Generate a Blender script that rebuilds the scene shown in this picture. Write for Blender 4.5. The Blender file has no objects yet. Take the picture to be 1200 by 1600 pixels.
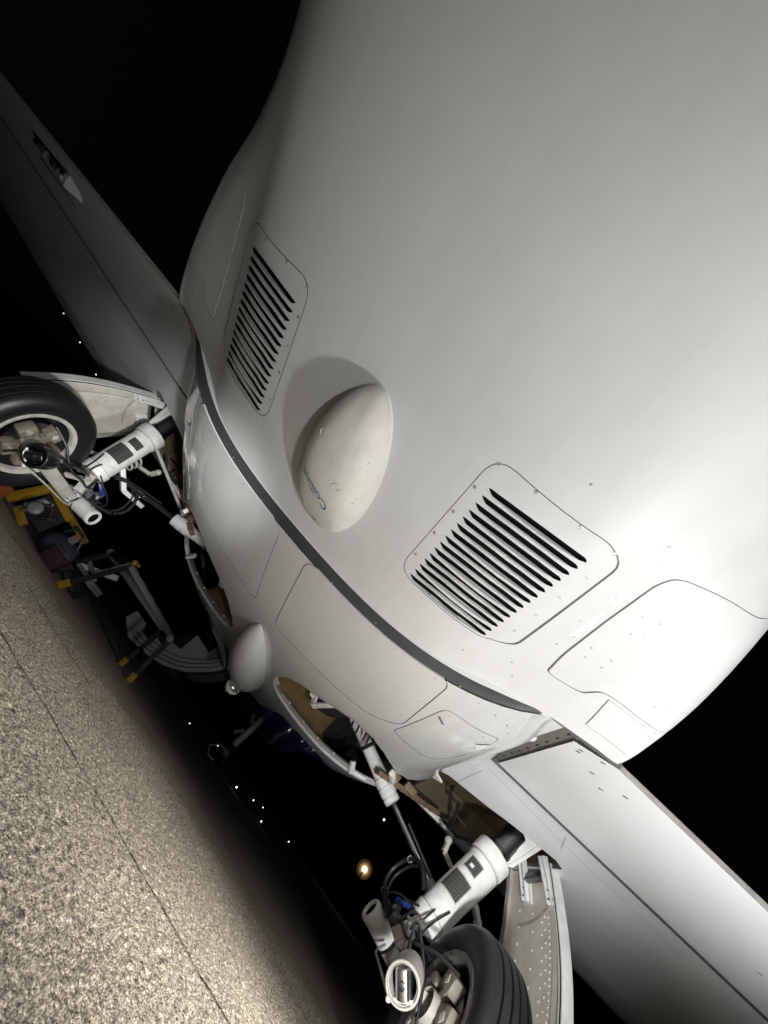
import bpy, math, random
import numpy as np
from mathutils import Vector, Matrix
from mathutils.geometry import delaunay_2d_cdt

rng = random.Random(7)
nrs = np.random.RandomState(5)
sc = bpy.context.scene
col = sc.collection
PI = math.pi
R = math.radians

# ------------------------------------------------------------------ camera, sky, lamp, exposure
cam_d = bpy.data.cameras.new('camera')
cam = bpy.data.objects.new('camera', cam_d); col.objects.link(cam)
cam_d.sensor_fit = 'HORIZONTAL'; cam_d.sensor_width = 36.0
cam_d.lens = 641.0 / 1200.0 * 36.0
cam_d.clip_start = 0.02; cam_d.clip_end = 1500.0
CR = Vector((0.66767, -0.27027, 0.69366)); CU = Vector((-0.70796, -0.51868, 0.47934)); CF = Vector((-0.23024, 0.81112, 0.53765))
m4 = Matrix((CR, CU, -CF)).transposed().to_4x4()
m4.translation = Vector((0.47, 0.0, 0.27))
cam.matrix_world = m4
sc.camera = cam

world = bpy.data.worlds.new('World'); sc.world = world; world.use_nodes = True
wn = world.node_tree
bg = wn.nodes['Background']
sky = wn.nodes.new('ShaderNodeTexSky'); sky.sky_type = 'NISHITA'; sky.sun_disc = False
sky.sun_elevation = R(-5); sky.sun_rotation = R(200)
wn.links.new(sky.outputs[0], bg.inputs[0]); bg.inputs[1].default_value = 0.15

sc.view_settings.view_transform = 'Standard'
try: sc.view_settings.look = 'None'
except Exception: pass
sc.view_settings.exposure = 0.34; sc.view_settings.gamma = 1.0
sc.view_settings.use_curve_mapping = False

def spot(name, loc, target, power, angle, blend, size, colr):
    d = bpy.data.lights.new(name, 'SPOT'); d.energy = power; d.spot_size = R(angle); d.spot_blend = blend
    d.shadow_soft_size = size; d.color = colr
    o = bpy.data.objects.new(name, d); col.objects.link(o); o.location = loc
    o.rotation_euler = (Vector(target) - Vector(loc)).to_track_quat('-Z', 'Y').to_euler()
    return o
# unseen spots added out of frame: belly key set by the antenna shadow, others fill
LAMPC = (0.985, 1.0, 1.0)
spot('key_spot_belly', (1.90, 0.80, 0.08), (1.38, 0.74, 0.82), 76, 176, 1.0, 0.05, LAMPC)
spot('fill_spot_apron', (1.62, 0.95, 0.42), (0.46, 1.40, -0.34), 132, 94, 1.0, 0.05, (1.0, 0.975, 0.93))
spot('fill_spot_belly', (1.20, -0.55, 0.20), (0.10, 1.45, 0.85), 48, 108, 1.0, 0.05, LAMPC)
spot('fill_spot_right_gear', (1.30, 0.70, 0.15), (1.50, 2.40, 0.65), 95, 60, 1.0, 0.05, LAMPC)
spot('fill_spot_left_gear', (0.70, 0.30, 0.25), (-1.45, 2.25, 0.72), 210, 33, 1.0, 0.05, LAMPC)

# ------------------------------------------------------------------ materials
def mat(name, base, rough=0.5, metal=0.0, coat=0.0, var=0.0, scale=6.0, bump=0.0, bscale=60.0, emit=None, estr=0.0, spec=0.5, rvar=0.0, streak=0.0):
    m = bpy.data.materials.new(name); m.use_nodes = True
    nt = m.node_tree; b = nt.nodes['Principled BSDF']
    b.inputs['Base Color'].default_value = (*base, 1); b.inputs['Roughness'].default_value = rough
    b.inputs['Metallic'].default_value = metal; b.inputs['Coat Weight'].default_value = coat
    b.inputs['Coat Roughness'].default_value = 0.06
    b.inputs['Specular IOR Level'].default_value = spec
    if emit:
        b.inputs['Emission Color'].default_value = (*emit, 1); b.inputs['Emission Strength'].default_value = estr
    tc = None
    if var > 0 or bump > 0 or rvar > 0:
        tc = nt.nodes.new('ShaderNodeTexCoord')
        n = nt.nodes.new('ShaderNodeTexNoise'); n.inputs['Scale'].default_value = scale; n.inputs['Detail'].default_value = 8
        n.inputs['Roughness'].default_value = 0.65
        nt.links.new(tc.outputs['Object'], n.inputs['Vector'])
        if var > 0:
            cr = nt.nodes.new('ShaderNodeValToRGB')
            cr.color_ramp.elements[0].position = 0.3; cr.color_ramp.elements[1].position = 0.75
            cr.color_ramp.elements[0].color = (*[c * (1 - var) for c in base], 1)
            cr.color_ramp.elements[1].color = (*[min(1, c * (1 + var * 0.5)) for c in base], 1)
            nt.links.new(n.outputs['Fac'], cr.inputs[0]); nt.links.new(cr.outputs[0], b.inputs['Base Color'])
        if streak > 0:
            mp = nt.nodes.new('ShaderNodeMapping'); mp.inputs['Scale'].default_value = (26, 1.6, 9)
            nt.links.new(tc.outputs['Object'], mp.inputs['Vector'])
            n3 = nt.nodes.new('ShaderNodeTexNoise'); n3.inputs['Scale'].default_value = 1.0; n3.inputs['Detail'].default_value = 5
            nt.links.new(mp.outputs[0], n3.inputs['Vector'])
            c3 = nt.nodes.new('ShaderNodeValToRGB'); c3.color_ramp.elements[0].position = 0.28; c3.color_ramp.elements[1].position = 0.55
            c3.color_ramp.elements[0].color = (1 - streak, 1 - streak * 1.15, 1 - streak * 1.4, 1); c3.color_ramp.elements[1].color = (1, 1, 1, 1)
            nt.links.new(n3.outputs['Fac'], c3.inputs[0])
            mx = nt.nodes.new('ShaderNodeMix'); mx.data_type = 'RGBA'; mx.blend_type = 'MULTIPLY'; mx.inputs[0].default_value = 1
            nt.links.new(cr.outputs[0], mx.inputs[6]); nt.links.new(c3.outputs[0], mx.inputs[7]); nt.links.new(mx.outputs[2], b.inputs['Base Color'])
        if rvar > 0:
            mr = nt.nodes.new('ShaderNodeMapRange')
            mr.inputs['From Min'].default_value = 0.3; mr.inputs['From Max'].default_value = 0.7
            mr.inputs['To Min'].default_value = rough - rvar; mr.inputs['To Max'].default_value = rough + rvar
            nt.links.new(n.outputs['Fac'], mr.inputs[0]); nt.links.new(mr.outputs[0], b.inputs['Roughness'])
        if bump > 0:
            n2 = nt.nodes.new('ShaderNodeTexNoise'); n2.inputs['Scale'].default_value = bscale; n2.inputs['Detail'].default_value = 4
            nt.links.new(tc.outputs['Object'], n2.inputs['Vector'])
            bp = nt.nodes.new('ShaderNodeBump'); bp.inputs['Strength'].default_value = bump; bp.inputs['Distance'].default_value = 0.01
            nt.links.new(n2.outputs['Fac'], bp.inputs['Height']); nt.links.new(bp.outputs[0], b.inputs['Normal'])
    return m

M = {}
M['paint'] = mat('white_paint', (0.60, 0.60, 0.595), 0.5, coat=0.0, var=0.06, scale=3.0, bump=0.02, spec=0.4, streak=0.03, bscale=9, rvar=0.06)
M['gloss'] = mat('gloss_white_paint', (0.60, 0.60, 0.595), 0.38, coat=1.0, var=0.05, scale=2.5, bump=0.006, bscale=7, rvar=0.05, streak=0.05)
M['wingpaint'] = mat('wing_paint', (0.58, 0.58, 0.59), 0.5, coat=0.1, var=0.06, scale=2.5, bump=0.012, bscale=8)
M['gear'] = mat('gear_white', (0.78, 0.77, 0.74), 0.38, var=0.22, scale=16, coat=0.2, bump=0.03, bscale=40)
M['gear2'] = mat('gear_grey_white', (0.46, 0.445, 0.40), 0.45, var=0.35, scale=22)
M['dark'] = mat('dark_gap', (0.006, 0.006, 0.007), 0.9, spec=0.05)
M['seal'] = mat('rubber_seal', (0.042, 0.042, 0.044), 0.6, var=0.2, scale=30)
M['gapgrey'] = mat('gap_grey', (0.10, 0.10, 0.105), 0.6, var=0.2, scale=20)
M['rubber'] = mat('tyre_rubber', (0.010, 0.010, 0.012), 0.42, var=0.3, scale=20, bump=0.05, bscale=60)
M['cable'] = mat('black_hose', (0.02, 0.02, 0.02), 0.4)
M['steel'] = mat('polished_steel', (0.55, 0.55, 0.56), 0.18, 1.0)
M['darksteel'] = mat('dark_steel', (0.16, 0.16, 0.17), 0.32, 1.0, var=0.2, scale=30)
M['chrome'] = mat('chrome_rod', (0.42, 0.42, 0.45), 0.14, 1.0)
M['plategrey'] = mat('bare_metal_plate', (0.16, 0.155, 0.14), 0.55, 0.3, var=0.25, scale=25)
M['radome'] = mat('radome_cream', (0.62, 0.605, 0.555), 0.6, var=0.16, scale=9, spec=0.3, streak=0.10)
M['primer'] = mat('primer_tan', (0.17, 0.115, 0.042), 0.6, var=0.4, scale=9)
M['rimmetal'] = mat('rim_grey_metal', (0.22, 0.21, 0.19), 0.35, 0.6, var=0.3, scale=20)
M['baydark'] = mat('bay_dark_tan', (0.10, 0.075, 0.04), 0.7, var=0.5, scale=6)
M['brown'] = mat('brown_bracket', (0.22, 0.15, 0.09), 0.55, 0.2, var=0.4, scale=30)
M['door'] = mat('gear_door_beige', (0.62, 0.60, 0.52), 0.5, var=0.2, scale=12)
M['brake'] = mat('brake_beige', (0.19, 0.172, 0.13), 0.55, var=0.3, scale=30)
M['blue'] = mat('livery_blue', (0.010, 0.014, 0.20), 0.25, coat=0.8)
M['bluelight'] = mat('livery_blue_strip', (0.02, 0.05, 0.28), 0.3, coat=0.5)
M['ink'] = mat('blue_lettering', (0.05, 0.16, 0.36), 0.5, var=0.5, scale=120)
M['screw'] = mat('screw_head', (0.42, 0.42, 0.41), 0.4, 0.6)
M['scuff'] = mat('glossy_patch', (0.90, 0.90, 0.90), 0.2, coat=0.6)
M['yellow'] = mat('safety_yellow', (0.22, 0.125, 0.008), 0.5, var=0.2, scale=20)
M['orange'] = mat('worn_orange', (0.20, 0.05, 0.015), 0.6, var=0.3, scale=20)
M['black'] = mat('black_plastic', (0.02, 0.02, 0.022), 0.5)
M['alu'] = mat('ladder_aluminium', (0.045, 0.045, 0.05), 0.4, 0.7, var=0.15, scale=20)
M['toolgrey'] = mat('tool_grey', (0.13, 0.13, 0.145), 0.5, var=0.3, scale=15)
M['airwhite'] = mat('airstair_grey_white', (0.55, 0.55, 0.56), 0.45)
M['wine'] = mat('wine_red_case', (0.035, 0.016, 0.02), 0.5)
M['bag'] = mat('dark_canvas', (0.025, 0.025, 0.045), 0.8, var=0.3, scale=30)
M['white'] = mat('white_trim', (0.75, 0.75, 0.75), 0.4)
M['lens'] = mat('clear_lens', (0.75, 0.75, 0.72), 0.08, 0.85)
M['lampglow'] = mat('lamp_white', (1, 1, 1), 0.5, emit=(1, 0.95, 0.85), estr=6)
M['glowmid'] = mat('lamp_glow_mid', (0.03, 0.02, 0.01), 0.5, emit=(1, 0.62, 0.28), estr=0.16)  # glow colours for the emissive rings round the orange lamp
M['glowinner'] = mat('lamp_glow_inner', (0.03, 0.02, 0.01), 0.5, emit=(1, 0.62, 0.28), estr=0.85)
M['glowouter'] = mat('lamp_glow_outer', (0.03, 0.02, 0.01), 0.5, emit=(1, 0.5, 0.2), estr=0.035)
M['lampcore'] = mat('lamp_core', (1, .9, .7), 0.5, emit=(1, .80, .5), estr=9)
M['lampred'] = mat('lamp_red', (1, 0.1, 0.1), 0.5, emit=(1, 0.05, 0.05), estr=4)
M['pole'] = mat('lamp_pole', (0.012, 0.012, 0.012), 0.9, spec=0.1)

def plate_mat():
    m = bpy.data.materials.new('data_plate'); m.use_nodes = True
    nt = m.node_tree; b = nt.nodes['Principled BSDF']; b.inputs['Roughness'].default_value = 0.35
    at = nt.nodes.new('ShaderNodeUVMap')
    mp = nt.nodes.new('ShaderNodeMapping'); nt.links.new(at.outputs[0], mp.inputs[0])
    br = nt.nodes.new('ShaderNodeTexBrick'); nt.links.new(mp.outputs[0], br.inputs[0])
    br.inputs['Scale'].default_value = 5; br.inputs['Mortar Size'].default_value = 0.05
    br.inputs['Brick Width'].default_value = 2.2; br.inputs['Row Height'].default_value = 0.46
    br.inputs['Color1'].default_value = (0.004, 0.004, 0.004, 1); br.inputs['Color2'].default_value = (0.01, 0.01, 0.01, 1)
    br.inputs['Mortar'].default_value = (0.20, 0.20, 0.19, 1)
    nt.links.new(br.outputs['Color'], b.inputs['Base Color'])
    return m
M['plate'] = plate_mat()

# ------------------------------------------------------------------ mesh helpers
class MB:
    def __init__(s): s.v = []; s.f = []; s.uv = None
    def add(s, vs, fs):
        k = len(s.v); s.v += [tuple(map(float, v)) for v in vs]; s.f += [tuple(i + k for i in f) for f in fs]
    def box(s, c, size, rot=None):
        c = Vector(c); x, y, z = [a / 2 for a in size]
        P = [Vector((sx * x, sy * y, sz * z)) for sz in (-1, 1) for sy in (-1, 1) for sx in (-1, 1)]
        if rot is not None: P = [rot @ p for p in P]
        s.add([c + p for p in P], [(0, 2, 3, 1), (4, 5, 7, 6), (0, 1, 5, 4), (2, 6, 7, 3), (0, 4, 6, 2), (1, 3, 7, 5)])
    def bar(s, a, b, w, h, up=(0, 0, 1)):
        a, b = Vector(a), Vector(b); d = (b - a); L = d.length; d.normalize()
        sd = d.cross(Vector(up))
        if sd.length < 1e-4: sd = d.cross(Vector((1, 0, 0)))
        sd.normalize(); u2 = sd.cross(d)
        rot = Matrix((sd, d, u2)).transposed()
        s.box((a + b) / 2, (w, L, h), rot)
    def tube(s, pts, r, n=12, caps=True):
        pts = [Vector(p) for p in pts]
        rs = r if isinstance(r, (list, tuple)) else [r] * len(pts)
        fr = None; rings = []
        for i, p in enumerate(pts):
            t = (pts[min(i + 1, len(pts) - 1)] - pts[max(i - 1, 0)]).normalized()
            if fr is None:
                a = Vector((0, 0, 1)) if abs(t.z) < 0.9 else Vector((1, 0, 0))
                fr = t.cross(a).normalized()
            else:
                fr = (fr - t * fr.dot(t)).normalized()
            b = t.cross(fr)
            rings.append([p + (fr * math.cos(2 * PI * k / n) + b * math.sin(2 * PI * k / n)) * rs[i] for k in range(n)])
        vs = [v for rg in rings for v in rg]; fs = []
        for i in range(len(rings) - 1):
            for k in range(n):
                k2 = (k + 1) % n
                fs.append((i * n + k, i * n + k2, (i + 1) * n + k2, (i + 1) * n + k))
        if caps:
            fs.append(tuple(range(n))[::-1]); fs.append(tuple((len(rings) - 1) * n + k for k in range(n)))
        s.add(vs, fs)
    def lathe(s, origin, axis, prof, n=40):
        # prof: list of (t along axis, radius)
        o = Vector(origin); ax = Vector(axis).normalized()
        a = Vector((0, 0, 1)) if abs(ax.z) < 0.9 else Vector((1, 0, 0))
        e1 = ax.cross(a).normalized(); e2 = ax.cross(e1)
        vs = []; fs = []
        for (t, rr) in prof:
            for k in range(n):
                an = 2 * PI * k / n
                vs.append(o + ax * t + (e1 * math.cos(an) + e2 * math.sin(an)) * rr)
        for i in range(len(prof) - 1):
            for k in range(n):
                k2 = (k + 1) % n
                fs.append((i * n + k, i * n + k2, (i + 1) * n + k2, (i + 1) * n + k))
        s.add(vs, fs)
    def sphere(s, c, r, n=12, m=8):
        c = Vector(c); rr = r if isinstance(r, (tuple, list)) else (r, r, r)
        vs = []; fs = []
        for i in range(m + 1):
            th = PI * i / m
            for k in range(n):
                ph = 2 * PI * k / n
                vs.append(c + Vector((rr[0] * math.sin(th) * math.cos(ph), rr[1] * math.sin(th) * math.sin(ph), rr[2] * math.cos(th))))
        for i in range(m):
            for k in range(n):
                k2 = (k + 1) % n
                fs.append((i * n + k, i * n + k2, (i + 1) * n + k2, (i + 1) * n + k))
        s.add(vs, fs)
    def prism(s, poly, off):
        n = len(poly); off = Vector(off)
        P = [Vector(p) for p in poly]
        s.add(P + [p + off for p in P], [tuple(range(n))[::-1], tuple(range(n, 2 * n))] + [(i, (i + 1) % n, n + (i + 1) % n, n + i) for i in range(n)])
    def build(s, name, m, parent=None, smooth=None, bevel=0.0):
        me = bpy.data.meshes.new(name); me.from_pydata(s.v, [], s.f); me.update()
        me.materials.append(m)
        o = bpy.data.objects.new(name, me); col.objects.link(o)
        if parent is not None: o.parent = parent
        if smooth is None: smooth = 35
        import bmesh
        bm = bmesh.new(); bm.from_mesh(me)
        bmesh.ops.recalc_face_normals(bm, faces=bm.faces)
        if bevel > 0:
            es = [e for e in bm.edges if len(e.link_faces) == 2 and e.calc_face_angle(0) > 0.6]
            try: bmesh.ops.bevel(bm, geom=es, offset=bevel, segments=2, affect='EDGES', profile=0.6, clamp_overlap=True)
            except Exception: pass
        for f in bm.faces: f.smooth = True
        for e in bm.edges:
            if len(e.link_faces) == 2 and e.calc_face_angle(0) > R(smooth): e.smooth = False
        bm.to_mesh(me); bm.free()
        return o

def thing(name, label, cat, loc=(0, 0, 0), group=None):
    o = bpy.data.objects.new(name, None); col.objects.link(o); o.location = loc
    o['label'] = label; o['category'] = cat
    if group: o['group'] = group
    return o
def tag(o, label, cat, group=None):
    o['label'] = label; o['category'] = cat
    if group: o['group'] = group
    return o
def off(v, d): return tuple(Vector(v) + Vector(d))

# ------------------------------------------------------------------ aircraft surfaces
def pchip(xs, ys, x):
    xs = np.asarray(xs, float); ys = np.asarray(ys, float); x = np.clip(np.asarray(x, float), xs[0], xs[-1])
    h = np.diff(xs); d = np.diff(ys) / h
    mm = np.zeros_like(ys)
    for i in range(1, len(xs) - 1):
        if d[i - 1] * d[i] > 0:
            w1 = 2 * h[i] + h[i - 1]; w2 = h[i] + 2 * h[i - 1]
            mm[i] = (w1 + w2) / (w1 / d[i - 1] + w2 / d[i])
    mm[0] = d[0]; mm[-1] = d[-1]
    i = np.clip(np.searchsorted(xs, x) - 1, 0, len(xs) - 2)
    t = (x - xs[i]) / h[i]
    return ((2 * t**3 - 3 * t**2 + 1) * ys[i] + (t**3 - 2 * t**2 + t) * h[i] * mm[i] + (-2 * t**3 + 3 * t**2) * ys[i + 1] + (t**3 - t**2) * h[i] * mm[i + 1])
def gsup(X, W, n, h=0.7):
    a = np.minimum(np.abs(X) / W, 0.9999)
    return h * (1 - (1 - a**n)**(1.0 / n))
def Zb(Y): return 1.185 - 0.283 * np.asarray(Y, float)
KY = [-1.0, 0.2, 0.45, 0.68, 1.03, 1.2, 1.32]
def _z(y): return float(Zb(y))
K1X = [0.77, 0.78, 0.815, 0.945, 1.08, 1.12, 1.13]; K1Z = [_z(-1.0) + 0.148, _z(0.2) + 0.149, _z(0.45) + 0.135, 1.146, 1.062, 1.042, 1.035]
K2X = [0.84, 0.85, 0.895, 1.01, 1.145, 1.19, 1.205]; K2Z = [_z(-1.0) + 0.27, _z(0.2) + 0.27, _z(0.45) + 0.205, 1.18, 1.088, 1.056, 1.05]
K3X = [0.868, 0.878, 0.925, 1.04, 1.165, 1.195, 1.21]; K3Z = [_z(-1.0) + 0.44, _z(0.2) + 0.44, _z(0.45) + 0.33, 1.26, 1.155, 1.11, 1.10]
K4X = [0.86, 0.875, 0.89, 1.00, 1.07, 1.09, 1.10]; K4Z = [_z(-1.0) + 0.72, _z(0.2) + 0.72, _z(0.45) + 0.72, 1.50, 1.42, 1.40, 1.40]
K5X = [0.80, 0.82, 0.84, 0.87, 0.88, 0.88, 0.88]; K5Z = [_z(-1.0) + 1.05, _z(0.2) + 1.05, _z(0.45) + 1.05, 1.95, 1.9, 1.9, 1.9]
UK = [0.66, 0.80, 0.90, 1.0, 1.25, 1.7]
def S_aft(u, Y):
    u = np.asarray(u, float); Y = np.asarray(Y, float); a = np.abs(u); sg = np.where(u < 0, -1.0, 1.0)
    Xi = a.copy(); Zi = Zb(Y) + gsup(a, 0.88, 4)
    x0 = 0.66; z0 = Zb(Y) + gsup(0.66, 0.88, 4)
    eps = 1e-3; dz0 = (gsup(0.66, 0.88, 4) - gsup(0.66 - eps, 0.88, 4)) / eps
    kx = [np.full_like(Y, x0)] + [pchip(KY, k, Y) for k in (K1X, K2X, K3X, K4X, K5X)]
    kz = [z0 + 0 * Y] + [pchip(KY, k, Y) for k in (K1Z, K2Z, K3Z, K4Z, K5Z)]
    out = a > 0.66
    for i in range(5):
        sel = out & (a >= UK[i]) & ((a <= UK[i + 1]) if i == 4 else (a < UK[i + 1])) | ((a > UK[-1]) if i == 4 else False)
        h = UK[i + 1] - UK[i]; t = np.clip((a - UK[i]) / h, 0, 1)
        def tan(k, j):
            if j == 0: return (np.ones_like(Y) * 0.9 * (k[1] - k[0]) / 0.14) if k is kx else dz0 * 0.9 * (kx[1] - kx[0]) / 0.14
            if j == 5: return (k[5] - k[4]) / (UK[5] - UK[4])
            d1 = (k[j] - k[j - 1]) / (UK[j] - UK[j - 1]); d2 = (k[j + 1] - k[j]) / (UK[j + 1] - UK[j])
            w1 = UK[j + 1] - UK[j]; w2 = UK[j] - UK[j - 1]
            return (d1 * w1 + d2 * w2) / (w1 + w2)
        for k, isx in ((kx, True), (kz, False)):
            v = (2 * t**3 - 3 * t**2 + 1) * k[i] + (t**3 - 2 * t**2 + t) * h * tan(k, i) + (-2 * t**3 + 3 * t**2) * k[i + 1] + (t**3 - t**2) * h * tan(k, i + 1)
            if isx: Xi = np.where(sel, v, Xi)
            else: Zi = np.where(sel, v, Zi)
    return np.stack([sg * Xi, Y, Zi], -1)
def u_aft(X, Y):   # lateral parameter whose X is the wanted one
    X = abs(X); us = np.linspace(0, 1.0, 400); xs = S_aft(us, np.full(400, float(Y)))[:, 0]
    return float(np.interp(X, xs, us))

ZfY = [1.0, 1.3, 1.60, 1.87, 2.2, 2.55, 3.0, 3.6, 4.4, 6, 8, 9.5]
ZfZ = [.86, .785, .725, .682, .648, .622, .605, .60, .60, .61, .70, 0.95]
WY = [1.0, 1.3, 1.6, 2.2, 2.9, 3.3, 4.0, 5.0, 7.0, 8.5, 9.5]; WW = [1.115, 1.115, 1.155, 1.17, 1.26, 1.20, 0.95, .87, .80, .6, .3]
def S_fwd(u, Y):
    u = np.asarray(u, float); Y = np.asarray(Y, float); a = np.abs(u); sg = np.where(u < 0, -1.0, 1.0)
    W = pchip(WY, WW, Y); zf = pchip(ZfY, ZfZ, Y); h = np.where(Y > 7, 0.7 * W / 0.8, 0.7)
    s = a / W; n = 3.0
    t0 = math.asin(0.85**1.5)
    t = t0 + (np.clip(s, 0.85, 1.65) - 0.85) / 0.8 * (PI / 2 - t0)
    Xo = np.where(s < 0.85, a, W * np.sin(t)**(2 / n)); Zo = np.where(s < 0.85, zf + h * (1 - (1 - np.minimum(s, 0.86)**n)**(1 / n)), zf + h * (1 - np.maximum(np.cos(t), 0)**(2 / n)))
    return np.stack([sg * Xo, Y, Zo], -1)
def u_fwd(X, Y):
    us = np.linspace(0, 1.6, 800); xs = S_fwd(us, np.full(800, float(Y)))[:, 0]
    xs = np.maximum.accumulate(xs + np.arange(800) * 1e-9)
    return float(np.interp(abs(X), xs, us))
WdY = [1.0, 1.95, 2.2, 2.5, 2.7, 2.9, 3.1, 3.4, 3.65]; WdZ = [0, 0, .025, .065, .095, .12, .12, .085, -.02]
def gapY(X): return 1.975 - 0.10 * (np.abs(X) - 1.18)
def S_wing(u, Y):
    u = np.asarray(u, float); Y = np.asarray(Y, float)
    k = np.clip(1.0 - (np.abs(u) - 1.1) / 9.0, 0.3, 1)
    return np.stack([u, Y, 1.07 + 0.08 * (np.abs(u) - 1.1) - k * pchip(WdY, WdZ, Y)], -1)

def normals(S, u, Y, e=2e-3):
    a = S(u + e, Y) - S(u - e, Y); b = S(u, Y + e) - S(u, Y - e)
    n = np.cross(b, a)      # points down / outboard
    return n / np.maximum(np.linalg.norm(n, axis=-1, keepdims=True), 1e-9)

def inpoly(P, poly):
    x, y = P[:, 0], P[:, 1]; c = np.zeros(len(P), bool); n = len(poly)
    for i in range(n):
        x1, y1 = poly[i]; x2, y2 = poly[(i + 1) % n]
        if y1 == y2: continue
        k = ((y1 > y) != (y2 > y)) & (x < (x2 - x1) * (y - y1) / (y2 - y1) + x1)
        c ^= k
    return c
def round_poly(cs, r, n=6):
    out = []; m = len(cs)
    rr = r if isinstance(r, (list, tuple)) else [r] * m
    for i in range(m):
        p = Vector(cs[i]); a = Vector(cs[i - 1]); b = Vector(cs[(i + 1) % m])
        d1 = (a - p); d2 = (b - p); L = min(rr[i], d1.length * .45, d2.length * .45)
        p1 = p + d1.normalized() * L; p2 = p + d2.normalized() * L
        if L < 1e-5: out.append(tuple(p)); continue
        for k in range(n + 1):
            t = k / n
            out.append(tuple(p1 * (1 - t)**2 + p * 2 * t * (1 - t) + p2 * t**2))
    return out
def densify(poly, d):
    out = []
    for i in range(len(poly)):
        a = Vector(poly[i]); b = Vector(poly[(i + 1) % len(poly)]); n = max(1, int((b - a).length / d))
        out += [tuple(a.lerp(b, k / n)) for k in range(n)]
    return out
def inset(poly, d):
    n = len(poly); P = [Vector(p) for p in poly]
    A = sum(P[i].x * P[(i + 1) % n].y - P[(i + 1) % n].x * P[i].y for i in range(n))
    sg = 1 if A > 0 else -1; out = []
    for i in range(n):
        e1 = (P[i] - P[i - 1]); e2 = (P[(i + 1) % n] - P[i])
        if e1.length < 1e-9: e1 = e2
        if e2.length < 1e-9: e2 = e1
        n1 = Vector((-e1.y, e1.x)).normalized() * sg; n2 = Vector((-e2.y, e2.x)).normalized() * sg
        b = (n1 + n2)
        if b.length < 1e-6: b = n1
        b.normalize(); k = max(0.5, b.dot(n1))
        out.append(tuple(P[i] + b * (d / k)))
    return out

def cut(domain, gu, gy, loops):
    """triangulate a (u, Y) domain; loops = [(region, poly)], the last loop that holds a triangle names it"""
    dom = densify(domain, 0.05)
    pts = []; edges = []
    def addloop(p):
        k = len(pts); pts.extend(p); edges.extend([(k + i, k + (i + 1) % len(p)) for i in range(len(p))])
    addloop(dom)
    for nme, p in loops: addloop(p)
    U, V = np.meshgrid(gu, gy); G = np.stack([U.ravel(), V.ravel()], -1)
    G = G + nrs.uniform(-1e-4, 1e-4, G.shape)
    G = G[inpoly(G, dom)]
    pts.extend(map(tuple, G))
    vs, es, fs, *_ = delaunay_2d_cdt([Vector(p) for p in pts], edges, [], 0, 1e-6)
    V2 = np.array([tuple(v) for v in vs]); T = np.array([f for f in fs if len(f) == 3])
    Cn = V2[T].mean(1)
    keep = inpoly(Cn, dom); T = T[keep]; Cn = Cn[keep]
    reg = np.zeros(len(T), int); names = ['skin']
    for nme, p in loops:
        if nme not in names: names.append(nme)
        lo = np.min(p, 0); hi = np.max(p, 0)
        s = np.where((Cn[:, 0] >= lo[0]) & (Cn[:, 0] <= hi[0]) & (Cn[:, 1] >= lo[1]) & (Cn[:, 1] <= hi[1]))[0]
        if len(s): reg[s[inpoly(Cn[s], p)]] = names.index(nme)
    return V2, {n: T[reg == i] for i, n in enumerate(names)}

def patch(name, S, V2, T, m, parent=None, depth=0.0, skirt=0.0, skirt_mat=None):
    used, inv = np.unique(T, return_inverse=True); T2 = inv.reshape(-1, 3)
    q = V2[used]; P = S(q[:, 0], q[:, 1]); N = normals(S, q[:, 0], q[:, 1])
    P = P - N * depth
    verts = P.tolist(); tr = T2[:, ::-1]
    # orient outward
    fn = np.cross(P[tr[:, 1]] - P[tr[:, 0]], P[tr[:, 2]] - P[tr[:, 0]])
    flip = (fn * N[tr[:, 0]]).sum(1) < 0
    tr = np.where(flip[:, None], tr[:, ::-1], tr)
    faces = tr.tolist(); VN = N.tolist(); nmat = [0] * len(faces)
    if skirt > 0:
        cnt = {}
        for t in faces:
            for i in range(3):
                a, b = t[i], t[(i + 1) % 3]; k = (min(a, b), max(a, b)); cnt[k] = cnt.get(k, 0) + 1 if k in cnt else 1
        dirs = {}
        for t in faces:
            for i in range(3):
                a, b = t[i], t[(i + 1) % 3]
                if cnt[(min(a, b), max(a, b))] == 1: dirs[(a, b)] = 1
        for (a, b) in dirs:
            k = len(verts)
            pa, pb = P[a], P[b]; qa, qb = pa - N[a] * skirt, pb - N[b] * skirt
            nn = np.cross(pb - pa, qa - pa); nn = nn / max(np.linalg.norm(nn), 1e-9)
            verts += [pa.tolist(), pb.tolist(), qb.tolist(), qa.tolist()]; VN += [(-nn).tolist()] * 4
            faces.append([k + 1, k, k + 3, k + 2]); nmat.append(1 if skirt_mat else 0)
    me = bpy.data.meshes.new(name); me.from_pydata(verts, [], faces); me.update()
    me.materials.append(m)
    if skirt_mat: me.materials.append(skirt_mat)
    for p, k in zip(me.polygons, nmat): p.use_smooth = True; p.material_index = k
    me.normals_split_custom_set_from_vertices(VN)
    o = bpy.data.objects.new(name, me); col.objects.link(o)
    if parent is not None: o.parent = parent
    return o

def on(S, u, Y, d=0.0):
    u = np.array([float(u)]); Y = np.array([float(Y)])
    return Vector((S(u, Y) + normals(S, u, Y) * d)[0])
def nrm(S, u, Y): return Vector(normals(S, np.array([float(u)]), np.array([float(Y)]))[0])

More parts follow.
